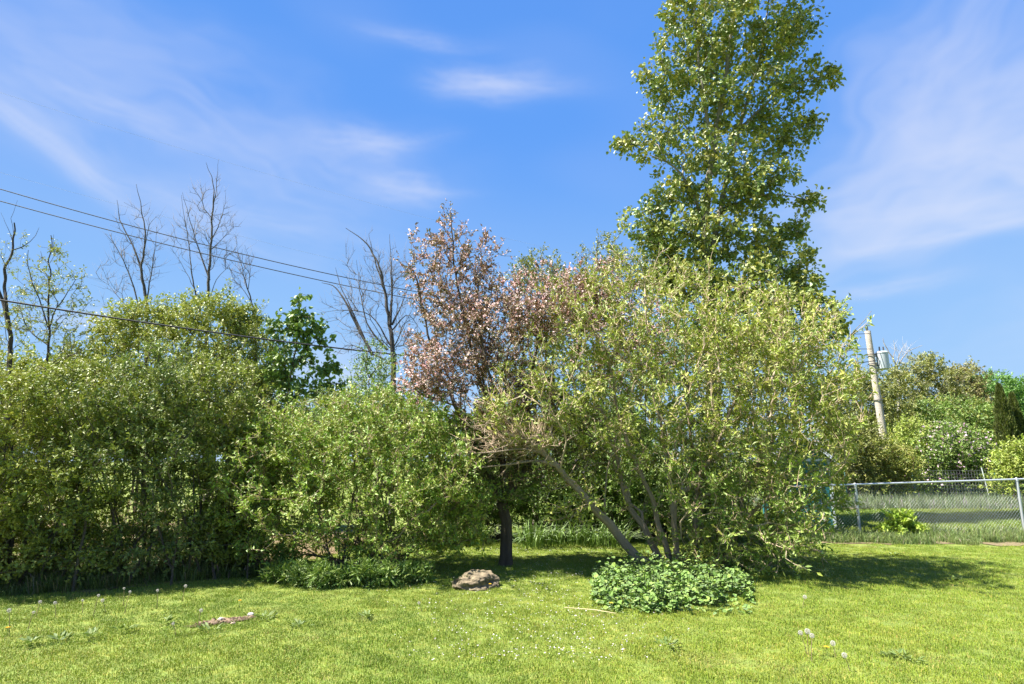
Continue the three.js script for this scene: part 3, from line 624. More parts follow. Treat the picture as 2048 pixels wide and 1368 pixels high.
// young trees and bare trees standing above the hedge
{
  const yel = [[0.20, 0.225, 0.04], [0.17, 0.205, 0.04], [0.225, 0.23, 0.055]], dark = [0.075, 0.063, 0.052], grey = [0.095, 0.085, 0.075];
  const D = 11.8, S = (a, d, r0, r1, m) => limb(a.map(([x, y, z = 0]) => [x, y, d + z]), r0, r1, m);
  const root = (px, d) => foot(P(px, 1000, d));
  const withRoot = (L, b) => { L.pts.unshift(V(b.x, -0.05, b.z)); return L; };
  { const b = root(94, D);
    plant('young_tree', 'slim sapling with sparse yellow-green leaves against the sky at the left', 'tree', { seed: 51, base: b, bark: dark,
      limbs: [withRoot(S([[95, 760], [97, 640], [99, 540], [100, 470]], D, 0.035, 0.008, { name: 'trunk' }), b), S([[96, 655], [78, 600], [62, 545], [55, 500]], D, 0.016, 0.005, { name: 'limb', joined: true }), S([[97, 660], [112, 620], [135, 590], [150, 560]], D, 0.016, 0.005, { name: 'limb', joined: true }), S([[96, 690], [60, 660], [35, 610]], D, 0.014, 0.005, { name: 'limb', joined: true })],
      blobs: [blob(102, 500, 26, 38, D, 0.35), blob(75, 560, 40, 50, D, 0.4), blob(135, 570, 38, 48, D, 0.4), blob(165, 600, 22, 38, D, 0.25), blob(50, 640, 50, 40, D, 0.4), blob(110, 660, 55, 45, D, 0.4), blob(150, 690, 40, 40, D, 0.35)],
      nodes: 330, clump: 3, gap: -0.1, tip: 0.003, maxTwig: 0.008, leaf: { len: 0.06, wid: 0.42, per: 5, sprigs: 1.6, sprig: 0.13, up: 0.1, colors: yel, droop: -0.25 } }); }
  { const d = 12.2, b = root(12, d);
    plant('half_dead_tree', 'dark half-dead forked trunk cut by the left edge of the picture', 'tree', { seed: 52, base: b, bark: dark,
      limbs: [withRoot(S([[20, 720], [18, 660], [12, 600], [8, 555], [18, 515], [26, 470], [29, 446]], d, 0.055, 0.012, { name: 'trunk' }), b), S([[18, 660], [6, 610], [-2, 570], [-8, 530]], d, 0.04, 0.02, { name: 'limb', joined: true }), S([[26, 500], [45, 492], [62, 480], [80, 455]], d, 0.012, 0.003, { name: 'limb', joined: true }), S([[24, 480], [12, 450], [0, 425]], d, 0.006, 0.002, { name: 'limb', joined: true }), S([[27, 465], [24, 430], [35, 400]], d, 0.005, 0.002, { name: 'limb', joined: true })],
      blobs: [blob(15, 500, 40, 40, d, 0.4), blob(10, 650, 50, 50, d, 0.5), blob(55, 600, 40, 40, d, 0.4)], nodes: 120, tip: 0.0025, maxTwig: 0.008, gap: -0.5, leaf: { len: 0.06, wid: 0.45, per: 4, sprigs: 1.2, sprig: 0.13, colors: yel, droop: -0.2 } }); }
  const bare = (label, seed, px, d, limbs, blobs, nodes = 130) => { const b = root(px, d); const L = limbs.map(([a, r0, r1], i) => S(a, d, r0 * 1.05, r1 * 0.85, { name: i ? 'limb' : 'trunk', joined: i > 0, step: 0.2, wander: 0.02 })); withRoot(L[0], b);
    plant('bare_tree', label, 'tree', { seed, group: 'bare trees above the hedge', base: b, bark: grey, twigColor: grey, limbs: L, blobs: blobs.map((q) => blob(q[0], q[1], q[2], q[3], d, q[4] ?? 0.5)), nodes: nodes * 2.2, tip: 0.0042, maxTwig: 0.012, gap: -0.8, alpha: 0.35, branchFrom: 2.8, bend: 0.1, arch: 0.4, sprigTwigs: 1, sprigR: 0.0036, bareSprigs: { n: 1.7, sprig: 0.36, up: 0.6 } }); };
  bare('leafless forked tree above the hedge, left of the tallest bare tree', 61, 293, 16.5, [
    [[[293, 700], [291, 600], [283, 538], [290, 480], [285, 430], [272, 368]], 0.065, 0.006], [[[283, 538], [266, 490], [240, 440], [234, 400]], 0.03, 0.005], [[[292, 610], [305, 530], [313, 470]], 0.022, 0.005], [[[286, 640], [262, 560], [236, 500], [212, 468]], 0.025, 0.004], [[[286, 660], [250, 610], [217, 570]], 0.022, 0.004], [[[288, 500], [300, 450], [318, 430]], 0.012, 0.003]],
    [[270, 470, 50, 90], [300, 520, 35, 60], [240, 560, 45, 60]], 90);
  bare('tallest leafless tree above the hedge, its thin top crossing the wires', 62, 415, 17, [
    [[[413, 700], [415, 600], [421, 500], [425, 420], [427, 370], [412, 325]], 0.065, 0.005], [[[425, 420], [433, 370], [437, 318]], 0.016, 0.003], [[[419, 560], [398, 500], [380, 440], [365, 385]], 0.025, 0.004], [[[404, 640], [385, 560], [378, 490], [362, 390]], 0.028, 0.004], [[[405, 610], [375, 550], [345, 498]], 0.016, 0.003], [[[421, 500], [442, 480], [466, 455]], 0.014, 0.003], [[[416, 610], [432, 560], [470, 520]], 0.016, 0.003], [[[423, 480], [445, 430], [452, 385]], 0.016, 0.003]],
    [[415, 420, 45, 80], [385, 480, 50, 70], [445, 480, 40, 70]], 120);
  bare('small leafless tree right of the tallest bare tree', 63, 508, 17.5, [
    [[[512, 700], [506, 620], [490, 560], [475, 500]], 0.045, 0.006], [[[500, 600], [480, 570], [460, 555]], 0.012, 0.003], [[[496, 580], [500, 530], [490, 490]], 0.012, 0.003]], [[480, 540, 30, 50]], 40);
  bare('broad dead grey tree with crooked limbs between the sapling and the crabapple', 64, 785, 15.6, [
    [[[787, 780], [785, 690], [778, 640], [768, 580], [757, 530], [728, 482], [692, 456]], 0.085, 0.007], [[[768, 575], [750, 520], [738, 468]], 0.03, 0.004], [[[780, 650], [783, 570], [779, 468]], 0.045, 0.004], [[[745, 710], [708, 640], [690, 600], [668, 572], [643, 565]], 0.045, 0.006], [[[735, 690], [712, 640], [700, 610], [680, 570], [672, 535]], 0.03, 0.004], [[[784, 650], [800, 615], [822, 560]], 0.03, 0.004], [[[775, 700], [735, 650], [722, 590], [712, 520]], 0.03, 0.004],
    [[[770, 720], [730, 700], [695, 690], [668, 718]], 0.022, 0.003], [[[780, 690], [740, 630], [690, 620], [640, 625]], 0.022, 0.003], [[[785, 660], [815, 630], [845, 665]], 0.02, 0.003], [[[784, 700], [805, 660], [812, 640]], 0.02, 0.003]],
    [[740, 560, 60, 80], [700, 620, 60, 60], [790, 560, 45, 70], [740, 690, 80, 40], [810, 640, 40, 50]], 260);
  { const d = 13.6, b = root(560, d), cols = [[0.10, 0.165, 0.025], [0.135, 0.20, 0.03], [0.075, 0.13, 0.022]];
    plant('maple_sapling', 'maple sapling with large hanging leaves between the hedge and the dead tree', 'tree', { seed: 55, base: b, bark: dark, leafMat: M.gloss,
      limbs: [withRoot(S([[562, 880], [575, 800], [590, 700], [600, 610]], d, 0.045, 0.008, { name: 'trunk' }), b), S([[572, 820], [605, 770], [640, 740], [665, 760]], d, 0.015, 0.004, { name: 'limb', joined: true }), S([[585, 740], [620, 690], [655, 650]], d, 0.014, 0.004, { name: 'limb', joined: true }), S([[580, 770], [560, 700], [555, 640]], d, 0.014, 0.004, { name: 'limb', joined: true })],
      blobs: [blob(605, 630, 42, 42, d, 0.4), blob(570, 660, 40, 45, d, 0.4), blob(635, 670, 38, 30, d, 0.3), blob(600, 720, 55, 35, d, 0.4), blob(655, 730, 24, 26, d, 0.25), blob(665, 770, 22, 22, d, 0.2), blob(600, 780, 60, 28, d, 0.4), blob(660, 795, 28, 14, d, 0.2), blob(560, 740, 40, 30, d, 0.4)],
      nodes: 210, share: 0.4, clump: 2.4, gap: 0.0, tip: 0.004, maxTwig: 0.012, leaf: { len: 0.105, wid: 0.9, per: 5, sprigs: 2.2, sprig: 0.14, up: 0, colors: cols, broad: true, droop: -0.5, petiole: 0.03, wild: 0.9 } }); }
}
// shrubs behind the front row, and trees in the distance
{
  const simple = (name, label, seed, px, d, bl, cols, nodes, L = {}, more = {}) => {
    const b0 = foot(P(px, 1000, d)), blobs = bl.map(([x, y, rx, ry, rz, m]) => blob(x, y, rx, ry, d, rz, m ?? {}));
    return plant(name, label, more.category ?? 'shrub', { seed, base: b0, bark: more.bark ?? [0.13, 0.105, 0.08], limbs: fan(b0, blobs, more.stems ?? 5, mulberry(seed + 500), more.r0 ?? 0.03, more.spread ?? 0.4, 0.85), blobs, nodes, clump: more.clump ?? 1.3, gap: more.gap ?? -0.25, alpha: 0.25, tip: 0.004, maxTwig: 0.02, leafUpTo: 0.014, sprigTwigs: more.sprigTwigs ?? 0.4, floor: 0.15, leafMat: more.mat, group: more.group,
      leaf: { len: 0.07, wid: 0.5, per: 7, sprigs: 3, sprig: 0.2, up: 0.25, colors: cols, ...L } });
  };
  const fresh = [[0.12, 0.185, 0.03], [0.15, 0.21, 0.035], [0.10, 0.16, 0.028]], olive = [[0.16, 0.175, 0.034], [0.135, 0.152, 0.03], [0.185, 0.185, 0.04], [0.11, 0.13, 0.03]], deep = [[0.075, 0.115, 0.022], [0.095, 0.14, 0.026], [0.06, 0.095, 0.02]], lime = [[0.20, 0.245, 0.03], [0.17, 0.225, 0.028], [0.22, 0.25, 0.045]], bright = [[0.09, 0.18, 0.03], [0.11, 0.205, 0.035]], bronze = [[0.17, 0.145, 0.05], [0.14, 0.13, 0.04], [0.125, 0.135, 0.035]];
  const G1 = 'shrubs behind the crabapple and the many-stemmed tree';
  simple('honeysuckle_shrub', 'light green shrub at the foot of the dead grey tree', 101, 745, 12.6, [[750, 745, 45, 60, 0.6], [735, 790, 60, 60, 0.7], [770, 810, 90, 70, 0.9], [690, 830, 80, 60, 0.8], [720, 900, 110, 80, 0.9]], fresh, 700, { len: 0.055 });
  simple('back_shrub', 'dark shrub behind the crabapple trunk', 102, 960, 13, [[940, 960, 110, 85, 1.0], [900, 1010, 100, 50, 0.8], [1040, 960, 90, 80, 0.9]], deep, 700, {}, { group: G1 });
  simple('back_shrub', 'green shrub behind the daylilies', 103, 1120, 13, [[1120, 950, 120, 90, 1.0], [1200, 990, 100, 60, 0.8], [1150, 870, 110, 60, 0.9]], fresh, 700, {}, { group: G1 });
  simple('back_shrub', 'shrub showing between the middle stems of the many-stemmed tree', 104, 1310, 13.2, [[1310, 920, 120, 100, 1.1], [1300, 1010, 110, 50, 0.9], [1280, 790, 130, 100, 1.0], [1330, 690, 110, 80, 1.0]], fresh, 900, {}, { group: G1 });
  simple('back_shrub', 'shrub hidden behind the crown left of the teal shed', 105, 1480, 13.4, [[1480, 880, 120, 100, 1.0], [1470, 760, 130, 90, 1.0], [1560, 720, 90, 70, 0.8]], olive, 800, {}, { group: G1 });
  simple('back_tree', 'olive tree top showing above the crabapple blossom', 111, 1075, 15, [[1072, 548, 58, 55, 0.9, { dens: 1.5 }], [1120, 580, 60, 50, 0.8], [1080, 640, 80, 80, 1.0], [1050, 760, 100, 90, 1.2]], olive, 550, { len: 0.07 }, { category: 'tree', r0: 0.06, stems: 3 });
  simple('back_tree', 'thin yellow-green tree top between the crabapple and the poplar', 112, 1205, 15, [[1205, 530, 60, 58, 0.9, { sprigs: 2.4, dens: 1.5 }], [1270, 560, 60, 50, 0.8], [1190, 620, 90, 70, 1.0], [1180, 760, 110, 100, 1.2]], olive, 550, { len: 0.07 }, { category: 'tree', r0: 0.06, stems: 3 });
  simple('back_shrub', 'shrub low behind the leaning stems, right of the daylilies', 106, 1220, 12.6, [[1230, 1000, 90, 45, 0.7], [1220, 930, 90, 60, 0.8]], fresh, 450, {}, { group: G1 });
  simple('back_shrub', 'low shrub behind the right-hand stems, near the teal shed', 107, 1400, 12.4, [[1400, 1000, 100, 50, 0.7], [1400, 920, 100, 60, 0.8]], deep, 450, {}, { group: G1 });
  [[900, 'under the round shrub, left of the crabapple trunk'], [985, 'directly behind the crabapple trunk'], [1075, 'behind the first daylilies right of the trunk'], [1165, 'in the shade behind the middle daylilies'], [1260, 'behind the leaning stem foot'], [1350, 'behind the middle stems']].forEach(([px, w], i) =>
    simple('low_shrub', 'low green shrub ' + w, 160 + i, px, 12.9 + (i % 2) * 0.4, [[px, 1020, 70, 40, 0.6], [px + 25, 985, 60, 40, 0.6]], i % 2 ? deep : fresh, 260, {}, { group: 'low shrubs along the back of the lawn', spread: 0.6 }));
  const GR = 'trees and shrubs along the far side of the paddock', far = { group: GR, stems: 4, r0: 0.06, sprigTwigs: 0.25, clump: 0.8, gap: -0.3 }, FL = { len: 0.13, sprig: 0.34, wid: 0.5 };
  simple('far_tree', 'olive tree behind the lower half of the utility pole', 121, 1720, 29, [[1690, 830, 60, 100, 2], [1740, 880, 80, 60, 2], [1760, 800, 60, 75, 1.8]], olive, 800, FL, { ...far, category: 'tree' });
  simple('far_tree', 'rounded olive-grey tree right of the utility pole', 122, 1850, 33, [[1850, 780, 75, 60, 2.2], [1840, 850, 95, 60, 2.2], [1850, 735, 35, 26, 1]], [...olive, [0.19, 0.185, 0.09]], 900, FL, { ...far, category: 'tree', bark: [0.35, 0.33, 0.3] });
  simple('far_tree', 'small bronze-olive treetop in the middle of the far treeline', 123, 1928, 34, [[1928, 765, 36, 32, 1.3], [1925, 810, 45, 45, 1.6]], bronze, 500, FL, { ...far, category: 'tree' });
  simple('far_tree', 'bright green rounded treetop behind the cedars', 124, 1985, 38, [[1985, 785, 42, 38, 1.8], [1990, 840, 50, 50, 1.8]], bright, 500, { ...FL, len: 0.16 }, { ...far, category: 'tree' });
  simple('far_tree', 'bright green tree at the right edge of the far treeline', 125, 2060, 38, [[2055, 795, 50, 40, 1.8], [2060, 860, 60, 50, 1.8]], bright, 500, { ...FL, len: 0.16 }, { ...far, category: 'tree' });
  simple('far_shrub', 'broad mid-green shrub in front of the olive treetops', 126, 1910, 29, [[1905, 845, 90, 50, 1.8], [1920, 900, 95, 45, 1.8]], [...fresh, olive[0]], 900, FL, far);
  simple('far_shrub', 'lime green shrub beside the lilac', 127, 1812, 24, [[1812, 885, 52, 42, 1.1], [1800, 935, 55, 40, 1.0], [1815, 970, 50, 25, 0.9]], lime, 650, { ...FL, len: 0.1 }, far);
  simple('lilac_shrub', 'lilac with clusters of purple flowers behind the paddock', 128, 1900, 23, [[1880, 905, 62, 36, 1.0], [1945, 915, 52, 36, 1.0], [1905, 875, 55, 28, 0.8], [1885, 955, 65, 32, 0.9], [1950, 960, 55, 30, 0.9]], fresh, 800, { ...FL, len: 0.1, bloom: 0.08, bloomSize: 0.075, bloomColors: [[0.42, 0.29, 0.38], [0.48, 0.38, 0.45], [0.36, 0.2, 0.3]] }, { ...far, clump: 1.2 });
  simple('far_shrub', 'yellowish shrub with reddish stems at the foot of the utility pole', 129, 1765, 22, [[1760, 920, 62, 38, 1.0], [1800, 935, 40, 22, 0.7], [1765, 965, 60, 25, 0.8]], [[0.19, 0.21, 0.03], [0.165, 0.195, 0.03], [0.21, 0.215, 0.045]], 600, { ...FL, len: 0.09 }, { ...far, bark: [0.22, 0.11, 0.08] });
  simple('far_shrub', 'lime shrub in front of the cedars at the right edge', 130, 2035, 21, [[2030, 925, 34, 36, 0.7], [2070, 920, 40, 40, 0.8], [2030, 965, 45, 28, 0.7]], lime, 420, { ...FL, len: 0.1 }, far);
  simple('far_shrub', 'dark shrub right of the teal shed, left of the pole foot', 131, 1700, 22, [[1700, 890, 55, 60, 1.0], [1700, 955, 50, 35, 0.8]], olive, 450, { ...FL, len: 0.1 }, far);
  const GL = 'distant trees beyond the hedge', dist = { ...far, group: GL, category: 'tree', clump: 0.5 };
  [[-60, 'farthest left'], [150, 'second from the left'], [340, 'third from the left'], [520, 'fourth, left of the maple sapling'], [640, 'fifth, in the gap right of the maple sapling'], [800, 'sixth, behind the dead grey tree'], [980, 'seventh, behind the crabapple'], [1180, 'eighth, behind the thin treetop']].forEach(([px, w], i) =>
    simple('distant_tree', 'distant tree low on the horizon, ' + w, 140 + i, px, 46 + (i % 3) * 4, [[px, 868, 110, 42, 3], [px + 40, 850, 60, 32, 2.4]], i % 2 ? deep : fresh, 230, { len: 0.36, sprig: 0.6, wid: 0.6 }, dist));
  // cedars
  for (const [px, top, d, hw, label] of [[1997, 768, 22.6, 24, 'taller of the two pointed dark cedars'], [2023, 786, 22.9, 22, 'shorter of the two pointed dark cedars']]) {
    const rng = mulberry(px), tip = P(px, top, d), b0 = foot(tip), o = thing('cedar_tree', label + ' behind the paddock', 'tree', b0, 'pointed cedars');
    const tr = new Buf(b0); tube(tr, [V(b0.x, -0.05, b0.z), V(b0.x, tip.y * 0.5, b0.z), V(b0.x, tip.y * 0.95, b0.z)], [0.07, 0.05, 0.01], 7, [0.16, 0.11, 0.075]); mesh('trunk', tr.geo(true), M.bark, o);
    const lv = new Buf(b0), H = tip.y, Rm = hw * d / F * 1.15, dd = V(), nn = V();
    for (let i = 0; i < 15000; i++) {
      const t = Math.pow(rng(), 0.8), y = H * (1 - t) , a = rng() * 6.283, lump = 0.86 + 0.24 * noise3(Math.cos(a) * 1.6 + px, y * 1.7, Math.sin(a) * 1.6), prof = Math.min(1, Math.pow(t * 1.5, 0.75)) * lump, q = Rm * prof * (0.55 + 0.45 * Math.sqrt(rng()));
      dd.set(Math.cos(a) * 0.5 + (rng() - 0.5) * 0.7, 0.8 + rng() * 0.5, Math.sin(a) * 0.5 + (rng() - 0.5) * 0.7).normalize(); nn.set(Math.cos(a) + (rng() - 0.5) * 1.5, 0.3, Math.sin(a) + (rng() - 0.5) * 1.5).normalize();
      const k = 0.7 + rng() * 0.55, c = pickColor(rng, [[0.115, 0.155, 0.016], [0.095, 0.135, 0.014], [0.14, 0.165, 0.02]]);
      leaf(lv, b0.x + Math.cos(a) * q, Math.max(0.1, y - 0.05), b0.z + Math.sin(a) * q, dd, nn, 0.13, 0.05, c.map((x) => x * k), false);
    }
    mesh('foliage', lv.geo(), M.soft, o, 'stuff'); triangles += lv.k / 3;
  }
  { // dead branches above the far trees
    const d = 31, b = foot(P(1796, 1000, d)), S = (a, r0, r1, i) => limb(a.map(([x, y]) => [x, y, d]), r0, r1, { name: i ? 'limb' : 'trunk', joined: !!i, step: 0.3 });
    const L = [[[[1797, 760], [1793, 735], [1782, 712], [1770, 690], [1766, 676]], 0.07, 0.01], [[[1793, 738], [1808, 712], [1822, 700], [1845, 691]], 0.04, 0.01], [[[1792, 730], [1800, 706], [1812, 686]], 0.03, 0.008], [[[1786, 718], [1790, 700], [1788, 680]], 0.025, 0.008], [[[1795, 745], [1770, 728], [1760, 700]], 0.03, 0.008]].map(([a, r0, r1], i) => S(a, r0, r1, i));
    L[0].pts.unshift(V(b.x, 0, b.z));
    plant('dead_tree', 'dead leafless branches above the treetops beside the utility pole', 'tree', { seed: 66, base: b, bark: [0.3, 0.28, 0.26], twigColor: [0.3, 0.28, 0.26], limbs: L, blobs: [blob(1800, 705, 32, 24, d, 0.6)], nodes: 40, tip: 0.006, maxTwig: 0.015, gap: -0.9, branchFrom: 5, bareSprigs: { n: 1, sprig: 0.5, up: 0.5 }, sprigR: 0.006 });
  }
}

// ================================================================ low plants
function strapPlant(name, label, px, py, n, len, wid, cols, seed, spread, group, flop = 0.6) {
  const p = G(px, py), rng = mulberry(seed), b0 = V(p.x, 0, p.z), o = thing(name, label, 'plant', b0, group), b = new Buf(b0);
  for (let i = 0; i < n; i++) {
    const a = rng() * 6.283, q = Math.sqrt(rng()) * spread, c0 = pickColor(rng, cols), k = (0.8 + rng() * 0.4) * 1.5, c = c0.map((x) => x * k), L = len * (0.55 + rng() * 0.6), f = flop * (0.25 + 1.5 * rng()), la = a + (rng() - 0.5) * 1.6, dx = Math.cos(la), dz = Math.sin(la);
    let pl = -1, pr = -1; const N = 5, w0 = wid * (0.7 + rng() * 0.6);
    for (let s = 0; s <= N; s++) {
      const t = s / N, hor = L * f * t * t, up = L * (t - 0.55 * f * t * t * t), x = b0.x + Math.cos(a) * q + dx * hor, z = b0.z + Math.sin(a) * q + dz * hor, w = w0 * (s === N ? 0.08 : Math.sin(0.5 + t * 2.3)) / 2;
      const l = b.v(x - dz * w, Math.max(0.01, up), z + dx * w, ...c), r = b.v(x + dz * w, Math.max(0.01, up), z - dx * w, ...c);
      if (s) { b.t(pl, pr, r); b.t(pl, r, l); } pl = l; pr = r;
    }
  }
  mesh('foliage', b.geo(), M.leaf, o, 'stuff'); triangles += b.k / 3; return o;
}
{
  const lily = [[0.12, 0.18, 0.03], [0.155, 0.21, 0.04], [0.09, 0.15, 0.025]], g = 'strap-leaved lilies in front of the round shrub', g2 = 'daylily clumps behind the crabapple trunk';
  [[555, 1163, 'leftmost, at the hedge end'], [600, 1172, 'second from the hedge'], [645, 1176, 'third from the hedge'], [690, 1174, 'middle one, palest'], [735, 1176, 'next right of the palest'], [780, 1174, 'second from the boulder'], [825, 1166, 'beside the boulder gap'], [575, 1150, 'tucked behind the leftmost']].forEach(([x, y, w], i) => {
    const b0 = foot(G(x, y)), D = -b0.z, tall = 0.8 + 0.5 * ((i * 37) % 10) / 10, blobs = [blob(x, y - 22 * tall, 26, 20 * tall, D, 0.2), blob(x + 12, y - 12, 20, 12, D + 0.05, 0.18)];
    plant('lily_plant', 'leafy lily clump under the round shrub, ' + w, 'plant', { seed: 600 + i, group: g, base: b0, bark: [0.13, 0.17, 0.05], limbs: fan(b0, blobs, 12, mulberry(620 + i), 0.005, 0.2, 0.95), blobs, nodes: 90, clump: 5, gap: -0.6, tip: 0.002, maxTwig: 0.004, floor: 0.03, sprigTwigs: 0.4,
      leaf: { len: 0.1, wid: 0.24, per: 5, sprigs: 1.9, sprig: 0.08, up: 0.55, colors: lily, wild: 0.9 } });
  });
  [[1060, 1096, 'nearest the trunk'], [1100, 1092, 'second from the trunk'], [1145, 1090, 'third, by the reddish litter'], [1190, 1092, 'fourth, in deep shade'], [1230, 1094, 'next to the leaning stem'], [1075, 1078, 'in the back row by the trunk'], [1160, 1076, 'in the back row in shade'], [905, 1088, 'left of the trunk under the round shrub'], [950, 1090, 'just left of the trunk']].forEach(([x, y, w], i) => strapPlant('daylily_plant', 'daylily clump with long arching leaves, ' + w, x, y, 90, 0.62, 0.022, i > 6 ? [[0.15, 0.21, 0.03]] : [[0.085, 0.15, 0.025], [0.115, 0.18, 0.03]], 640 + i, 0.28, g2, 0.7));
}
// round-leaved ground cover under the many-stemmed tree
{
  const rng = mulberry(71), b = new Buf(), d = V(), n = V();
  const inside = (x, y) => { const p = G(x, y), w = 22 * noise3(p.x * 1.9, 5, p.z * 1.9) + 13 * noise3(p.x * 5, 5, p.z * 5); return y < 1216 - Math.pow((x - 1320) / 150, 2) * 22 + w && y > 1140 + Math.pow(Math.abs(x - 1330) / 140, 2) * 18 + w; };
  let k = 0;
  while (k < 6500) {
    const px = 1185 + rng() * 320, py = 1135 + rng() * 95; if (!inside(px, py) && rng() > 0.07) continue; k++;
    const p = G(px, py), far = ((px - 1335) / 165) ** 2 + ((py - 1180) / 46) ** 2, h = clamp(1.3 - far * 0.75, 0.22, 1) * (0.03 + rng() * 0.16 + Math.pow(rng(), 9) * 0.2) * (0.35 + 1.1 * (0.5 + 0.5 * noise3(p.x * 4, 1, p.z * 4)));
    rvec(rng, d); d.y *= 0.3; d.normalize(); rvec(rng, n); n.multiplyScalar(0.55); n.y += 0.9; n.addScaledVector(SUN, 0.25); n.normalize();
    const c = pickColor(rng, [[0.10, 0.19, 0.022], [0.125, 0.22, 0.026], [0.075, 0.145, 0.02], [0.16, 0.235, 0.03]]), j = (0.8 + rng() * 0.4) * 1.35, s = 0.03 + rng() * 0.042;
    leaf(b, p.x, h, p.z, d, n, s, s * 0.95, c.map((x) => x * j), true, 0.12);
    const st = b.v(p.x, 0, p.z, 0.09, 0.12, 0.03), s1 = b.v(p.x + 0.003, h, p.z, 0.09, 0.12, 0.03), s2 = b.v(p.x - 0.003, h, p.z, 0.09, 0.12, 0.03); b.t(st, s1, s2);
  }
  const m = mesh('ground_cover', b.geo(), M.soft, scene); tag(m, 'low glossy round-leaved ground cover under the many-stemmed tree', 'ground cover', null, 'stuff'); triangles += b.k / 3;
}
// weeds with broad leaves in the lawn
{
  const rng = mulberry(5150), spots = [[118, 1283, 'largest of the weeds in the left lawn'], [64, 1290, 'weed nearest the left edge'], [180, 1278, 'weed right of the largest'], [250, 1262, 'weed midway to the earth patch'], [330, 1247, 'weed left of the low dandelion clock'], [420, 1265, 'weed below the earth patch'], [530, 1240, 'weed right of the earth patch'], [600, 1256, 'weed alone between earth patch and boulder'], [735, 1238, 'weed below the lilies'], [1335, 1295, 'weed in front of the ground cover'], [1787, 1318, 'pair-forming weed in the lower right lawn'], [1815, 1322, 'right partner of the pair in the lower right lawn'], [1910, 1165, 'weed at the tip of the tree shadow'], [1790, 1112, 'weed in front of the flowering plant']];
  spots.forEach(([px, py, w], i) => {
    const p = G(px, py), o = thing('lawn_weed', 'low broad-leaved rosette, ' + w, 'weed', V(p.x, 0, p.z), 'rosette weeds scattered in the lawn'), b = new Buf(V(p.x, 0, p.z)), d = V(), n = V();
    for (let k = 0; k < 16; k++) { const a = rng() * 6.283, q = rng() * 0.09; d.set(Math.cos(a), 0.25 + rng() * 0.7, Math.sin(a)).normalize(); n.set((rng() - 0.5) * 0.6, 1, (rng() - 0.5) * 0.6).normalize(); const c = pickColor(rng, [[0.10, 0.17, 0.022], [0.13, 0.2, 0.028], [0.16, 0.22, 0.04]]); leaf(b, p.x + Math.cos(a) * q, 0.012 + rng() * 0.03, p.z + Math.sin(a) * q, d, n, 0.045 + rng() * 0.035, 0.024 + rng() * 0.01, c, true, 0.15); }
    mesh('foliage', b.geo(), M.soft, o, 'stuff');
  });
}
// the bushy yellow-flowered plant at the fence
{
  const b0 = foot(G(1805, 1078)), D = -b0.z, blobs = [blob(1805, 1058, 36, 18, D, 0.35), blob(1800, 1036, 22, 14, D, 0.22), blob(1780, 1065, 25, 12, D, 0.25), blob(1832, 1064, 22, 12, D, 0.25)];
  plant('flowering_weed', 'bright yellow-green bushy plant with small yellow flowers in front of the chain-link fence', 'plant', { seed: 71, base: b0, bark: [0.14, 0.18, 0.05], limbs: fan(b0, blobs, 9, mulberry(2), 0.006, 0.12, 0.9), blobs, nodes: 230, clump: 5, gap: -0.5, tip: 0.002, maxTwig: 0.004, floor: 0.03,
    leaf: { len: 0.07, wid: 0.6, per: 6, sprigs: 2.4, sprig: 0.08, up: 0.3, colors: [[0.22, 0.29, 0.03], [0.18, 0.26, 0.028], [0.25, 0.31, 0.04]], broad: true, bloom: 0.006, bloomColors: [[0.75, 0.52, 0.02]], bloomSize: 0.04 } });
}
// fallen petals
{
  const rng = mulberry(33), b = new Buf(), d = V(), n = V();
  for (let i = 0; i < 1500; i++) {
    const px = 760 + (rng() + rng()) / 2 * 640, py = 1100 + Math.pow(rng(), 1.7) * 230, p = G(px, py); rvec(rng, d); d.y *= 0.2; d.normalize(); rvec(rng, n); n.multiplyScalar(0.4); n.y += 1; n.normalize();
    const k = 0.8 + rng() * 0.2, s = 0.009 + rng() * 0.011; leaf(b, p.x, 0.025 + rng() * 0.025, p.z, d, n, s, s, [0.56 * k, 0.52 * k, 0.52 * k], false);
  }
  tag(mesh('fallen_petals', b.geo(), M.petal, scene), 'pale petals fallen on the grass below the crabapple', 'petals', null, 'stuff');
}
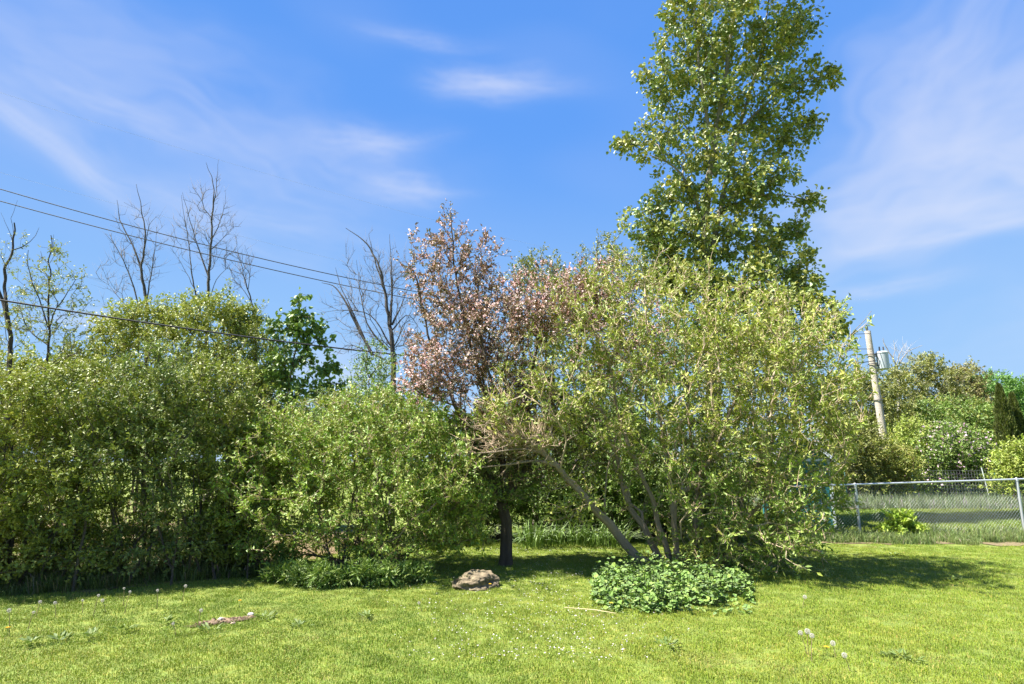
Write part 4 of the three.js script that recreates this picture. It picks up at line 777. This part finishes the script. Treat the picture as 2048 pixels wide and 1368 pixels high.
// dandelions
{
  const rng = mulberry(606);
  const stemMat = std({ roughness: 0.7 }), puffMat = leafMat(0.3, 0.9);
  const puff = new Buf(), n = V(), d = V();
  for (let i = 0; i < 230; i++) { // a ball of pappus hairs
    const y = 1 - 2 * (i + 0.5) / 230, a = i * 2.39996, q = Math.sqrt(1 - y * y); n.set(Math.cos(a) * q, y, Math.sin(a) * q);
    d.set(-n.z, 0.1, n.x).normalize(); const e = V().crossVectors(n, d), r = 0.021;
    for (const [u, w] of [[1, 0], [-0.5, 0.87], [-0.5, -0.87]]) { const c = puff.v(n.x * r * 0.86, n.y * r * 0.86, n.z * r * 0.86, 0.5, 0.48, 0.45), s = 0.0042, a1 = puff.v(n.x * r + (d.x * u + e.x * w) * s, n.y * r + (d.y * u + e.y * w) * s, n.z * r + (d.z * u + e.z * w) * s, 0.56, 0.54, 0.51), a2 = puff.v(n.x * r + (d.x * (u * 0.5 - w * 0.4) + e.x * (w * 0.5 + u * 0.4)) * s, n.y * r + (d.y * (u * 0.5 - w * 0.4) + e.y * (w * 0.5 + u * 0.4)) * s, n.z * r + (d.z * (u * 0.5 - w * 0.4) + e.z * (w * 0.5 + u * 0.4)) * s, 0.56, 0.54, 0.51); puff.t(c, a1, a2); }
  }
  const puffGeo = puff.geo(), coreGeo = new THREE.SphereGeometry(0.0065, 8, 6), coreMat = new THREE.MeshStandardMaterial({ color: new THREE.Color().setRGB(0.25, 0.2, 0.13), roughness: 0.9 });
  const make = (px, py, h, label, group) => {
    const p = G(px, py, h), lean = (rng() - 0.5) * 0.08, b0 = V(p.x + lean, 0, p.z + (rng() - 0.5) * 0.05), o = thing('dandelion_clock', label, 'dandelion', b0, group), st = new Buf(b0);
    tube(st, [V(b0.x, -0.01, b0.z), V(lerp(b0.x, p.x, 0.4), h * 0.55, lerp(b0.z, p.z, 0.4)), V(p.x, h, p.z)], [0.0032, 0.0028, 0.0022], 5, [0.20, 0.15, 0.08]);
    mesh('stem', st.geo(true), stemMat, o);
    const head = mesh('seed_head', puffGeo, puffMat, o); head.position.set(p.x - b0.x, h + 0.006, p.z - b0.z); head.scale.setScalar((px < 900 ? 0.55 : 0.8) + rng() * 0.3);
    const core = mesh('core', coreGeo, coreMat, head); core.position.set(0, 0, 0);
  };
  [[18, 1222, 0.22, 'dandelion clock on a tall stem at the far left of the lawn'], [67, 1226, 0.15, 'dandelion clock second from the left edge of the lawn'], [197, 1192, 0.2, 'dandelion clock at the edge of the hedge shadow'], [205, 1202, 0.12, 'small dandelion clock just below the one at the shadow edge'], [260, 1185, 0.2, 'dandelion clock in front of the dark grass, right of the shadow edge'], [315, 1182, 0.18, 'dandelion clock on a stem left of the earth patch, close to the hedge'], [371, 1173, 0.16, 'dandelion clock nearest the hedge end'], [402, 1222, 0.14, 'white dandelion clock just above the bare earth patch'], [346, 1249, 0.1, 'low dandelion clock left of the bare earth patch'], [110, 1207, 0.14, 'small dandelion clock between the two left ones and the shadow'], [80, 1205, 0.14, 'thin dandelion clock above the left pair'], [165, 1202, 0.12, 'low dandelion clock left of the shadow edge one'], [248, 1178, 0.18, 'dandelion clock standing in the hedge shadow'],
    [1601, 1267, 0.17, 'left one of three dandelion clocks together in the right lawn'], [1615, 1264, 0.19, 'highest of three dandelion clocks together in the right lawn'], [1624, 1273, 0.19, 'lowest of three dandelion clocks together in the right lawn'], [1666, 1288, 0.12, 'dandelion clock right of the group of three'], [1689, 1312, 0.12, 'dandelion clock nearest the viewer in the right lawn'], [1610, 1195, 0.12, 'pale dandelion clock in the shade of the many-stemmed tree'], [838, 1207, 0.1, 'dandelion clock left of the boulder in the sunny lawn']].forEach((a) => make(...a));
  const petal = new Buf(); for (let i = 0; i < 60; i++) { const a = i * 2.4, r = 0.004 + 0.014 * (i / 60); d.set(Math.cos(a), 0.9 - i / 60 * 0.8, Math.sin(a)).normalize(); n.set(Math.cos(a) * -0.3, 1, Math.sin(a) * -0.3).normalize(); leaf(petal, Math.cos(a) * 0.003, 0, Math.sin(a) * 0.003, d, n, r + 0.006, 0.004, [0.75, 0.5, 0.02], false); }
  const pg = petal.geo();
  [[1653, 1294, 'yellow dandelion flower right of the group of dandelion clocks'], [16, 1255, 'yellow dandelion flower below the tall clock at the far left'], [980, 1168, 'yellow dandelion flower beside the boulder'], [1008, 1120, 'yellow dandelion flower at the foot of the crabapple trunk'], [480, 1201, 'yellow dandelion flower above the bare earth patch'], [1222, 1206, 'yellow dandelion flower at the left end of the ground cover'], [1476, 1147, 'yellow dandelion flower at the right end of the ground cover']].forEach(([px, py, label]) => {
    const h = 0.08, p = G(px, py, h), b0 = V(p.x, 0, p.z), o = thing('dandelion_flower', label, 'dandelion', b0), st = new Buf(b0); tube(st, [V(p.x, -0.01, p.z), V(p.x, h, p.z)], [0.003, 0.0025], 5, [0.13, 0.17, 0.05]); mesh('stem', st.geo(true), stemMat, o); const f = mesh('flower', pg, M.petal, o); f.position.y = h;
  });
}
// the bare earth patch with its stones
{
  const o = [], rng = mulberry(17); for (let i = 0; i < 140; i++) { const a = i / 140 * 6.283, q = 1 + 0.35 * noise3(Math.cos(a) * 2, Math.sin(a) * 2, 3) + 0.2 * noise3(Math.cos(a) * 6, Math.sin(a) * 6, 5); const ex = Math.cos(a) * 0.27 * q, ez = Math.sin(a) * 0.11 * q; o.push([dirtAt.x + ex, dirtAt.z + ez - ex * 0.45]); }
  patch('earth_patch', 'bare brown earth patch in the left lawn', o, [0.27, 0.20, 0.135], 44, 0.012);
  const cl = new Buf(), ico = new THREE.IcosahedronGeometry(1, 0).attributes.position;
  for (let i = 0; i < 150; i++) { // loose crumbs of earth
    const a = rng() * 6.283, q = Math.sqrt(rng()), ex = Math.cos(a) * 0.25 * q, x = dirtAt.x + ex, z = dirtAt.z + Math.sin(a) * 0.1 * q - ex * 0.45, sz = 0.006 + Math.pow(rng(), 3) * 0.026, k = 0.7 + rng() * 0.6;
    for (let v = 0; v < ico.count; v++) { const j = 0.8 + 0.35 * noise3(ico.getX(v) + i, ico.getY(v), ico.getZ(v)); cl.v(x + ico.getX(v) * sz * j, 0.014 + ico.getY(v) * sz * j * 0.7, z + ico.getZ(v) * sz * j, 0.15 * k, 0.10 * k, 0.06 * k); if (v % 3 === 2) cl.t(cl.n - 3, cl.n - 2, cl.n - 1); }
  }
  tag(mesh('soil_crumbs', cl.geo(), M.twig, scene), 'loose crumbs of brown earth on the bare patch', 'soil', null, 'stuff');
  const stone = (name, label, pos, size, col, seed) => {
    const g0 = new THREE.IcosahedronGeometry(1, size > 0.15 ? 26 : 5); g0.deleteAttribute('normal'); g0.deleteAttribute('uv'); const g = mergeVertices(g0, 1e-4), p = g.attributes.position, cols = new Float32Array(p.count * 3);
    for (let i = 0; i < p.count; i++) {
      const x = p.getX(i), y = p.getY(i), z = p.getZ(i), k = 1 + 0.16 * noise3(x * 1.3 + seed, y * 1.3, z * 1.3) + 0.05 * noise3(x * 3.5, y * 3.5 + seed, z * 3.5) + 0.018 * noise3(x * 9, y * 9, z * 9 + seed) + 0.007 * noise3(x * 22, y * 22, z * 22 + seed) - 0.03 * Math.pow(1 - Math.abs(noise3(x * 2.4 + seed, y * 2.4, z * 2.4)), 8);
      p.setXYZ(i, x * k * size, Math.max(-0.25, y) * k * size * 0.56, z * k * size * 0.8);
      const m = clamp(0.5 + 0.5 * noise3(x * 2.5, y * 2.5 + seed, z * 2.5) + 0.35 * noise3(x * 11, y * 11, z * 11), 0, 1); for (let c = 0; c < 3; c++) cols[i * 3 + c] = lerp(col[c] * 0.45, col[c] * 1.3, m);
    }
    g.setAttribute('color', new THREE.BufferAttribute(cols, 3)); g.computeVertexNormals();
    const m = mesh(name, g, std({ roughness: 0.95 }), scene); m.position.copy(pos); m.rotation.y = seed; return tag(m, label, 'stone');
  };
  const s1 = G(441, 1243), s2 = G(501, 1233), s3 = G(466, 1250);
  stone('pebble', 'upright pale stone in the middle of the earth patch', V(s1.x, 0.02, s1.z), 0.036, [0.36, 0.31, 0.25], 1.2);
  stone('pebble', 'grey-white stone at the right end of the earth patch', V(s2.x, 0.02, s2.z), 0.036, [0.34, 0.33, 0.30], 2.6);
  stone('pebble', 'small brown stone at the lower edge of the earth patch', V(s3.x, 0.015, s3.z), 0.025, [0.36, 0.27, 0.2], 4.1);
  const bp = G(950, 1178); stone('boulder', 'tan mottled boulder half in shade in front of the crabapple', V(bp.x, 0.03, bp.z - 0.18), 0.285, [0.165, 0.13, 0.08], 0.4);
}
// fallen twig
{
  const b = new Buf(V(0, 0, 0)), a = G(1128, 1226), c = G(1190, 1232), e = G(1232, 1237); a.y = 0.055; c.y = 0.06; e.y = 0.05;
  tube(b, [a, c, e], [0.004, 0.005, 0.003], 5, [0.42, 0.36, 0.2]);
  tag(mesh('fallen_twig', b.geo(true), M.twig, scene), 'thin straw-coloured twig lying in the sunny grass', 'twig');
}

// ================================================================ fences
const steel = new THREE.MeshStandardMaterial({ color: new THREE.Color().setRGB(0.56, 0.58, 0.60), metalness: 0.55, roughness: 0.42 });
const wire = new THREE.MeshStandardMaterial({ color: new THREE.Color().setRGB(0.40, 0.42, 0.43), metalness: 0.5, roughness: 0.5 });
{
  const A = P(1560, 974, 13.3), B = P(2300, 950, 13.6), o = thing('chain_link_fence', 'galvanised chain-link fence with a pipe top rail at the right of the lawn', 'fence', V(A.x, 0, A.z));
  const dir = B.clone().sub(A), L = Math.hypot(dir.x, dir.z), at = (s, y) => V(A.x + dir.x * s / L, y, A.z + dir.z * s / L), top = (s) => lerp(A.y, B.y, s / L), white = [1, 1, 1];
  const rail = new Buf(V(A.x, 0, A.z)); tube(rail, [at(0, top(0)), at(L / 2, top(L / 2)), at(L, top(L))], [0.021, 0.021, 0.021], 10, white); mesh('top_rail', rail.geo(true), steel, o);
  const sAt = (px) => { const r = ray(px, 960); let lo = 0, hi = L; for (let i = 0; i < 40; i++) { const m = (lo + hi) / 2, p = at(m, 0); if (p.x / -p.z < r.x / -r.z) lo = m; else hi = m; } return lo; };
  for (const px of [1709, 2033, 2290]) {
    const s = sAt(px), h = top(s), b = new Buf(V(A.x, 0, A.z)); tube(b, [at(s, -0.1), at(s, h * 0.5), at(s, h - 0.02)], [0.029, 0.029, 0.029], 10, white); const post = mesh('post', b.geo(true), steel, o);
    const c = new Buf(V(A.x, 0, A.z)); tube(c, [at(s, h - 0.035), at(s, h + 0.02), at(s, h + 0.035)], [0.034, 0.034, 0.012], 10, white); mesh('cap', c.geo(true), steel, post);
  }
  const w = new Buf(V(A.x, 0, A.z)), step = 0.071;
  for (let s = -1.2; s < L; s += step) for (const sg of [1, -1]) {
    const run = 1.05; let s0 = sg > 0 ? s : s + run, s1 = sg > 0 ? s + run : s, y0 = 0.05, y1 = 1; // fractions of the height
    const q = [0, 1].map((t) => { const ss = lerp(s0, s1, t); return [ss, lerp(0.05, top(clamp(ss, 0, L)) - 0.015, t)]; });
    if (Math.min(q[0][0], q[1][0]) < 0 || Math.max(q[0][0], q[1][0]) > L) continue;
    const a = at(q[0][0], q[0][1]), b = at(q[1][0], q[1][1]); a.z += sg * 0.003; b.z += sg * 0.003; tube(w, [a, b], [0.0015, 0.0015], 3, white);
  }
  mesh('wire_netting', w.geo(true), wire, o, 'stuff');
}
{ // far wire fence
  const A = P(1690, 952, 21.6), B = P(2250, 941, 21.4), o = thing('field_fence', 'tall thin wire-mesh fence with green steel posts behind the paddock', 'fence', V(A.x, 0, A.z)), n = new Buf(V(A.x, 0, A.z)), c = [1, 1, 1], at = (t, y) => V(lerp(A.x, B.x, t), y, lerp(A.z, B.z, t));
  const H = 1.24; for (let i = 0; i <= 9; i++) { const y = 0.1 + (H - 0.1) * i / 9; tube(n, [at(0, y), at(1, y)], [0.0028, 0.0028], 3, c); }
  for (let t = 0; t <= 1; t += 0.0103) tube(n, [at(t, 0.1), at(t, H)], [0.0024, 0.0024], 3, c);
  mesh('wire_netting', n.geo(true), wire, o, 'stuff');
  const green = new THREE.MeshStandardMaterial({ color: new THREE.Color().setRGB(0.07, 0.16, 0.15), roughness: 0.6 }), pale = new THREE.MeshStandardMaterial({ color: new THREE.Color().setRGB(0.45, 0.5, 0.48), roughness: 0.6 });
  [[1690, 0.0], [1826, 0], [1976, 1], [1990, 0], [2003, 0], [2150, 0]].forEach(([px, lean]) => { const t = clamp((px - 1690) / 560, 0, 1), b = new Buf(V(A.x, 0, A.z)), base = at(t, -0.1), tip = at(t, H + 0.1); if (lean) { tip.x -= 0.18; } tube(b, [base, base.clone().lerp(tip, 0.5), tip], [0.022, 0.022, 0.02], 6, c); mesh('post', b.geo(true), lean ? pale : green, o); });
}

// ================================================================ shed
{
  const D = 14.6, corner = P(1668, 1000, D), o = thing('garden_shed', 'small teal shed with white trim and a gable roof behind the many-stemmed tree', 'shed', V(corner.x, 0, corner.z));
  o.rotation.y = -0.18;
  const teal = new THREE.MeshStandardMaterial({ color: new THREE.Color().setRGB(0.014, 0.15, 0.165), roughness: 0.6 }), trim = new THREE.MeshStandardMaterial({ color: new THREE.Color().setRGB(0.62, 0.66, 0.7), roughness: 0.6 }), shingle = new THREE.MeshStandardMaterial({ color: new THREE.Color().setRGB(0.12, 0.13, 0.15), roughness: 0.9 });
  const w = 1.15, h = 1.62, len = 2.2, peak = 2.12; // gable end faces the viewer, right front corner at the origin
  const box = (name, sx, sy, sz, x, y, z, m, parent = o) => { const g = new THREE.BoxGeometry(sx, sy, sz); const q = mesh(name, g, m, parent); q.position.set(x, y, z); return q; };
  const gable = new THREE.Shape([new THREE.Vector2(0, 0), new THREE.Vector2(w, 0), new THREE.Vector2(w, h), new THREE.Vector2(w / 2, peak), new THREE.Vector2(0, h)]);
  const gg = new THREE.ExtrudeGeometry(gable, { depth: 0.05, bevelEnabled: false }); gg.translate(-w, 0, -0.05);
  mesh('front_wall', gg, teal, o);
  const gb = gg.clone(); gb.translate(0, 0, -len + 0.05); mesh('back_wall', gb, teal, o);
  for (let i = 0; i < 13; i++) { const y = 0.08 + i * 0.12; box('plank', 0.025, 0.112, len - 0.12, -0.014, y, -len / 2, teal); box('plank', 0.025, 0.112, len - 0.12, -w + 0.014, y, -len / 2, teal); }
  const sl = Math.atan2(peak - h, w / 2), rl = Math.hypot(w / 2, peak - h) + 0.2;
  for (const s of [-1, 1]) { const r = box('roof', rl, 0.04, len + 0.3, -w / 2 + s * (rl / 2) * Math.cos(sl), peak + 0.04 - (rl / 2) * Math.sin(sl), -len / 2, shingle); r.rotation.z = -s * sl; const t = box('barge_board', rl, 0.07, 0.02, 0, -0.01, len / 2 + 0.162, trim, r); t.name = 'barge_board'; }
  box('tie_trim', w - 0.02, 0.06, 0.02, -w / 2, h - 0.02, 0.012, trim);
  for (const x of [-0.035, -w + 0.035]) box('corner_trim', 0.06, h - 0.06, 0.02, x, (h - 0.06) / 2, 0.012, trim);
  const door = box('door', 0.62, 1.4, 0.02, -0.6, 0.75, 0.012, teal);
  for (const x of [-0.33, 0.33]) box('door_frame', 0.04, 1.44, 0.024, x, 0, 0.004, trim, door);
  box('handle', 0.02, 0.12, 0.03, 0.24, 0, 0.025, trim, door);
}

// ================================================================ utility pole and wires
{
  const D = 24.5, top = P(1735, 662, D), o = thing('utility_pole', 'weathered wooden utility pole with a grey transformer, right of the many-stemmed tree', 'utility pole', V(top.x + 0.25, 0, top.z));
  const b = new Buf(o.position), pts = [], rad = []; for (let i = 0; i <= 16; i++) { const t = i / 16; pts.push(V(lerp(o.position.x, top.x, t), lerp(-0.3, top.y, t), top.z)); rad.push(lerp(0.17, 0.115, t)); }
  tube(b, pts, rad, 14, [0.44, 0.395, 0.335], 0.05);
  mesh('shaft', b.geo(true), M.bark, o);
  const grey = new THREE.MeshStandardMaterial({ color: new THREE.Color().setRGB(0.42, 0.47, 0.5), metalness: 0.2, roughness: 0.5 }), dark = new THREE.MeshStandardMaterial({ color: new THREE.Color().setRGB(0.06, 0.06, 0.065), roughness: 0.6 });
  const tp = P(1752, 722, D), pole = (y) => lerp(o.position.x, top.x, y / top.y);
  const lathe = new THREE.LatheGeometry([[0.0, -0.36], [0.2, -0.36], [0.22, -0.33], [0.225, 0.3], [0.24, 0.31], [0.24, 0.34], [0.19, 0.39], [0, 0.41]].map(([x, y]) => new THREE.Vector2(x, y)), 24);
  const can = mesh('transformer', lathe, grey, o); can.position.set(pole(tp.y) + 0.41 - o.position.x, tp.y, 0.05);
  for (const y of [-0.2, 0.2]) { const k = mesh('bracket', new THREE.BoxGeometry(0.2, 0.05, 0.06), dark, can); k.position.set(-0.27, y, 0); }
  for (const x of [-0.08, 0.08]) { const k = mesh('bushing', new THREE.CylinderGeometry(0.025, 0.035, 0.22, 8), dark, can); k.position.set(x, 0.48, 0); }
  const pin = mesh('top_pin', new THREE.CylinderGeometry(0.03, 0.03, 0.2, 8), dark, o); pin.position.set(top.x - o.position.x, top.y + 0.08, 0);
  for (const y of [top.y - 1.0, top.y - 1.4, 4.0]) { const k = mesh('band', new THREE.TorusGeometry(0.165, 0.018, 6, 20), dark, o); k.rotation.x = Math.PI / 2; k.position.set(pole(y) - o.position.x, y, 0); }
  // wires: each a sagging curve through three places
  const cable = (label, a, m, e, r, col) => {
    const b0 = V(a.x, 0, a.z), u = new Buf(), p = [], rr = [];
    const t = m.clone().sub(a).setY(0).length() / e.clone().sub(a).setY(0).length(), c = (m.y - lerp(a.y, e.y, t)) / (t * (1 - t));
    for (let i = -12; i <= 60; i++) { const s = i / 60; p.push(V(lerp(a.x, e.x, s), lerp(a.y, e.y, s) + c * s * (1 - s), lerp(a.z, e.z, s))); rr.push(r); }
    tube(u, p, rr, 6, col); return tag(mesh('power_line', u.geo(true), std({ roughness: 0.6 }), scene), label, 'cable', 'overhead wires');
  };
  const on = (a, e, px, py) => { const r = ray(px, py), k = r.x / -r.z; const t = (k * -a.z - a.x) / ((e.x - a.x) + k * (e.z - a.z)); const z = lerp(a.z, e.z, t); return P(px, py, -z); };
  const black = [0.022, 0.022, 0.026];
  const e1 = V(pole(top.y), top.y - 0.15, top.z + 0.2), e2 = V(pole(7), top.y - 0.8, top.z + 0.2), e3 = V(pole(5), 5.6, top.z + 0.2);
  const a1 = P(0, 378, 14.2), a2 = P(0, 402, 14.2), a3 = P(0, 600, 10.5);
  cable('upper of the two parallel overhead wires crossing the sky at the left', a1, on(a1, e1, 830, 583), e1, 0.0115, black);
  cable('lower of the two parallel overhead wires crossing the sky at the left', a2, on(a2, e2, 835, 600), e2, 0.0115, black);
  cable('thickest overhead cable, the lowest, passing in front of the hedge tops', a3, on(a3, e3, 850, 715), e3, 0.0165, black);
  const a4 = P(0, 185, 24), e4 = P(1735, 600, 60), a5 = P(0, 345, 24), e5 = P(1735, 690, 60);
  cable('highest, hair-thin faint wire in the upper left sky', a4, on(a4, e4, 580, 361), e4, 0.003, [0.3, 0.3, 0.33]);
  cable('hair-thin faint wire just above the parallel pair', a5, on(a5, e5, 650, 514), e5, 0.003, [0.3, 0.3, 0.33]);
}
console.log('triangles', Math.round(triangles));
renderer.render(scene, camera);
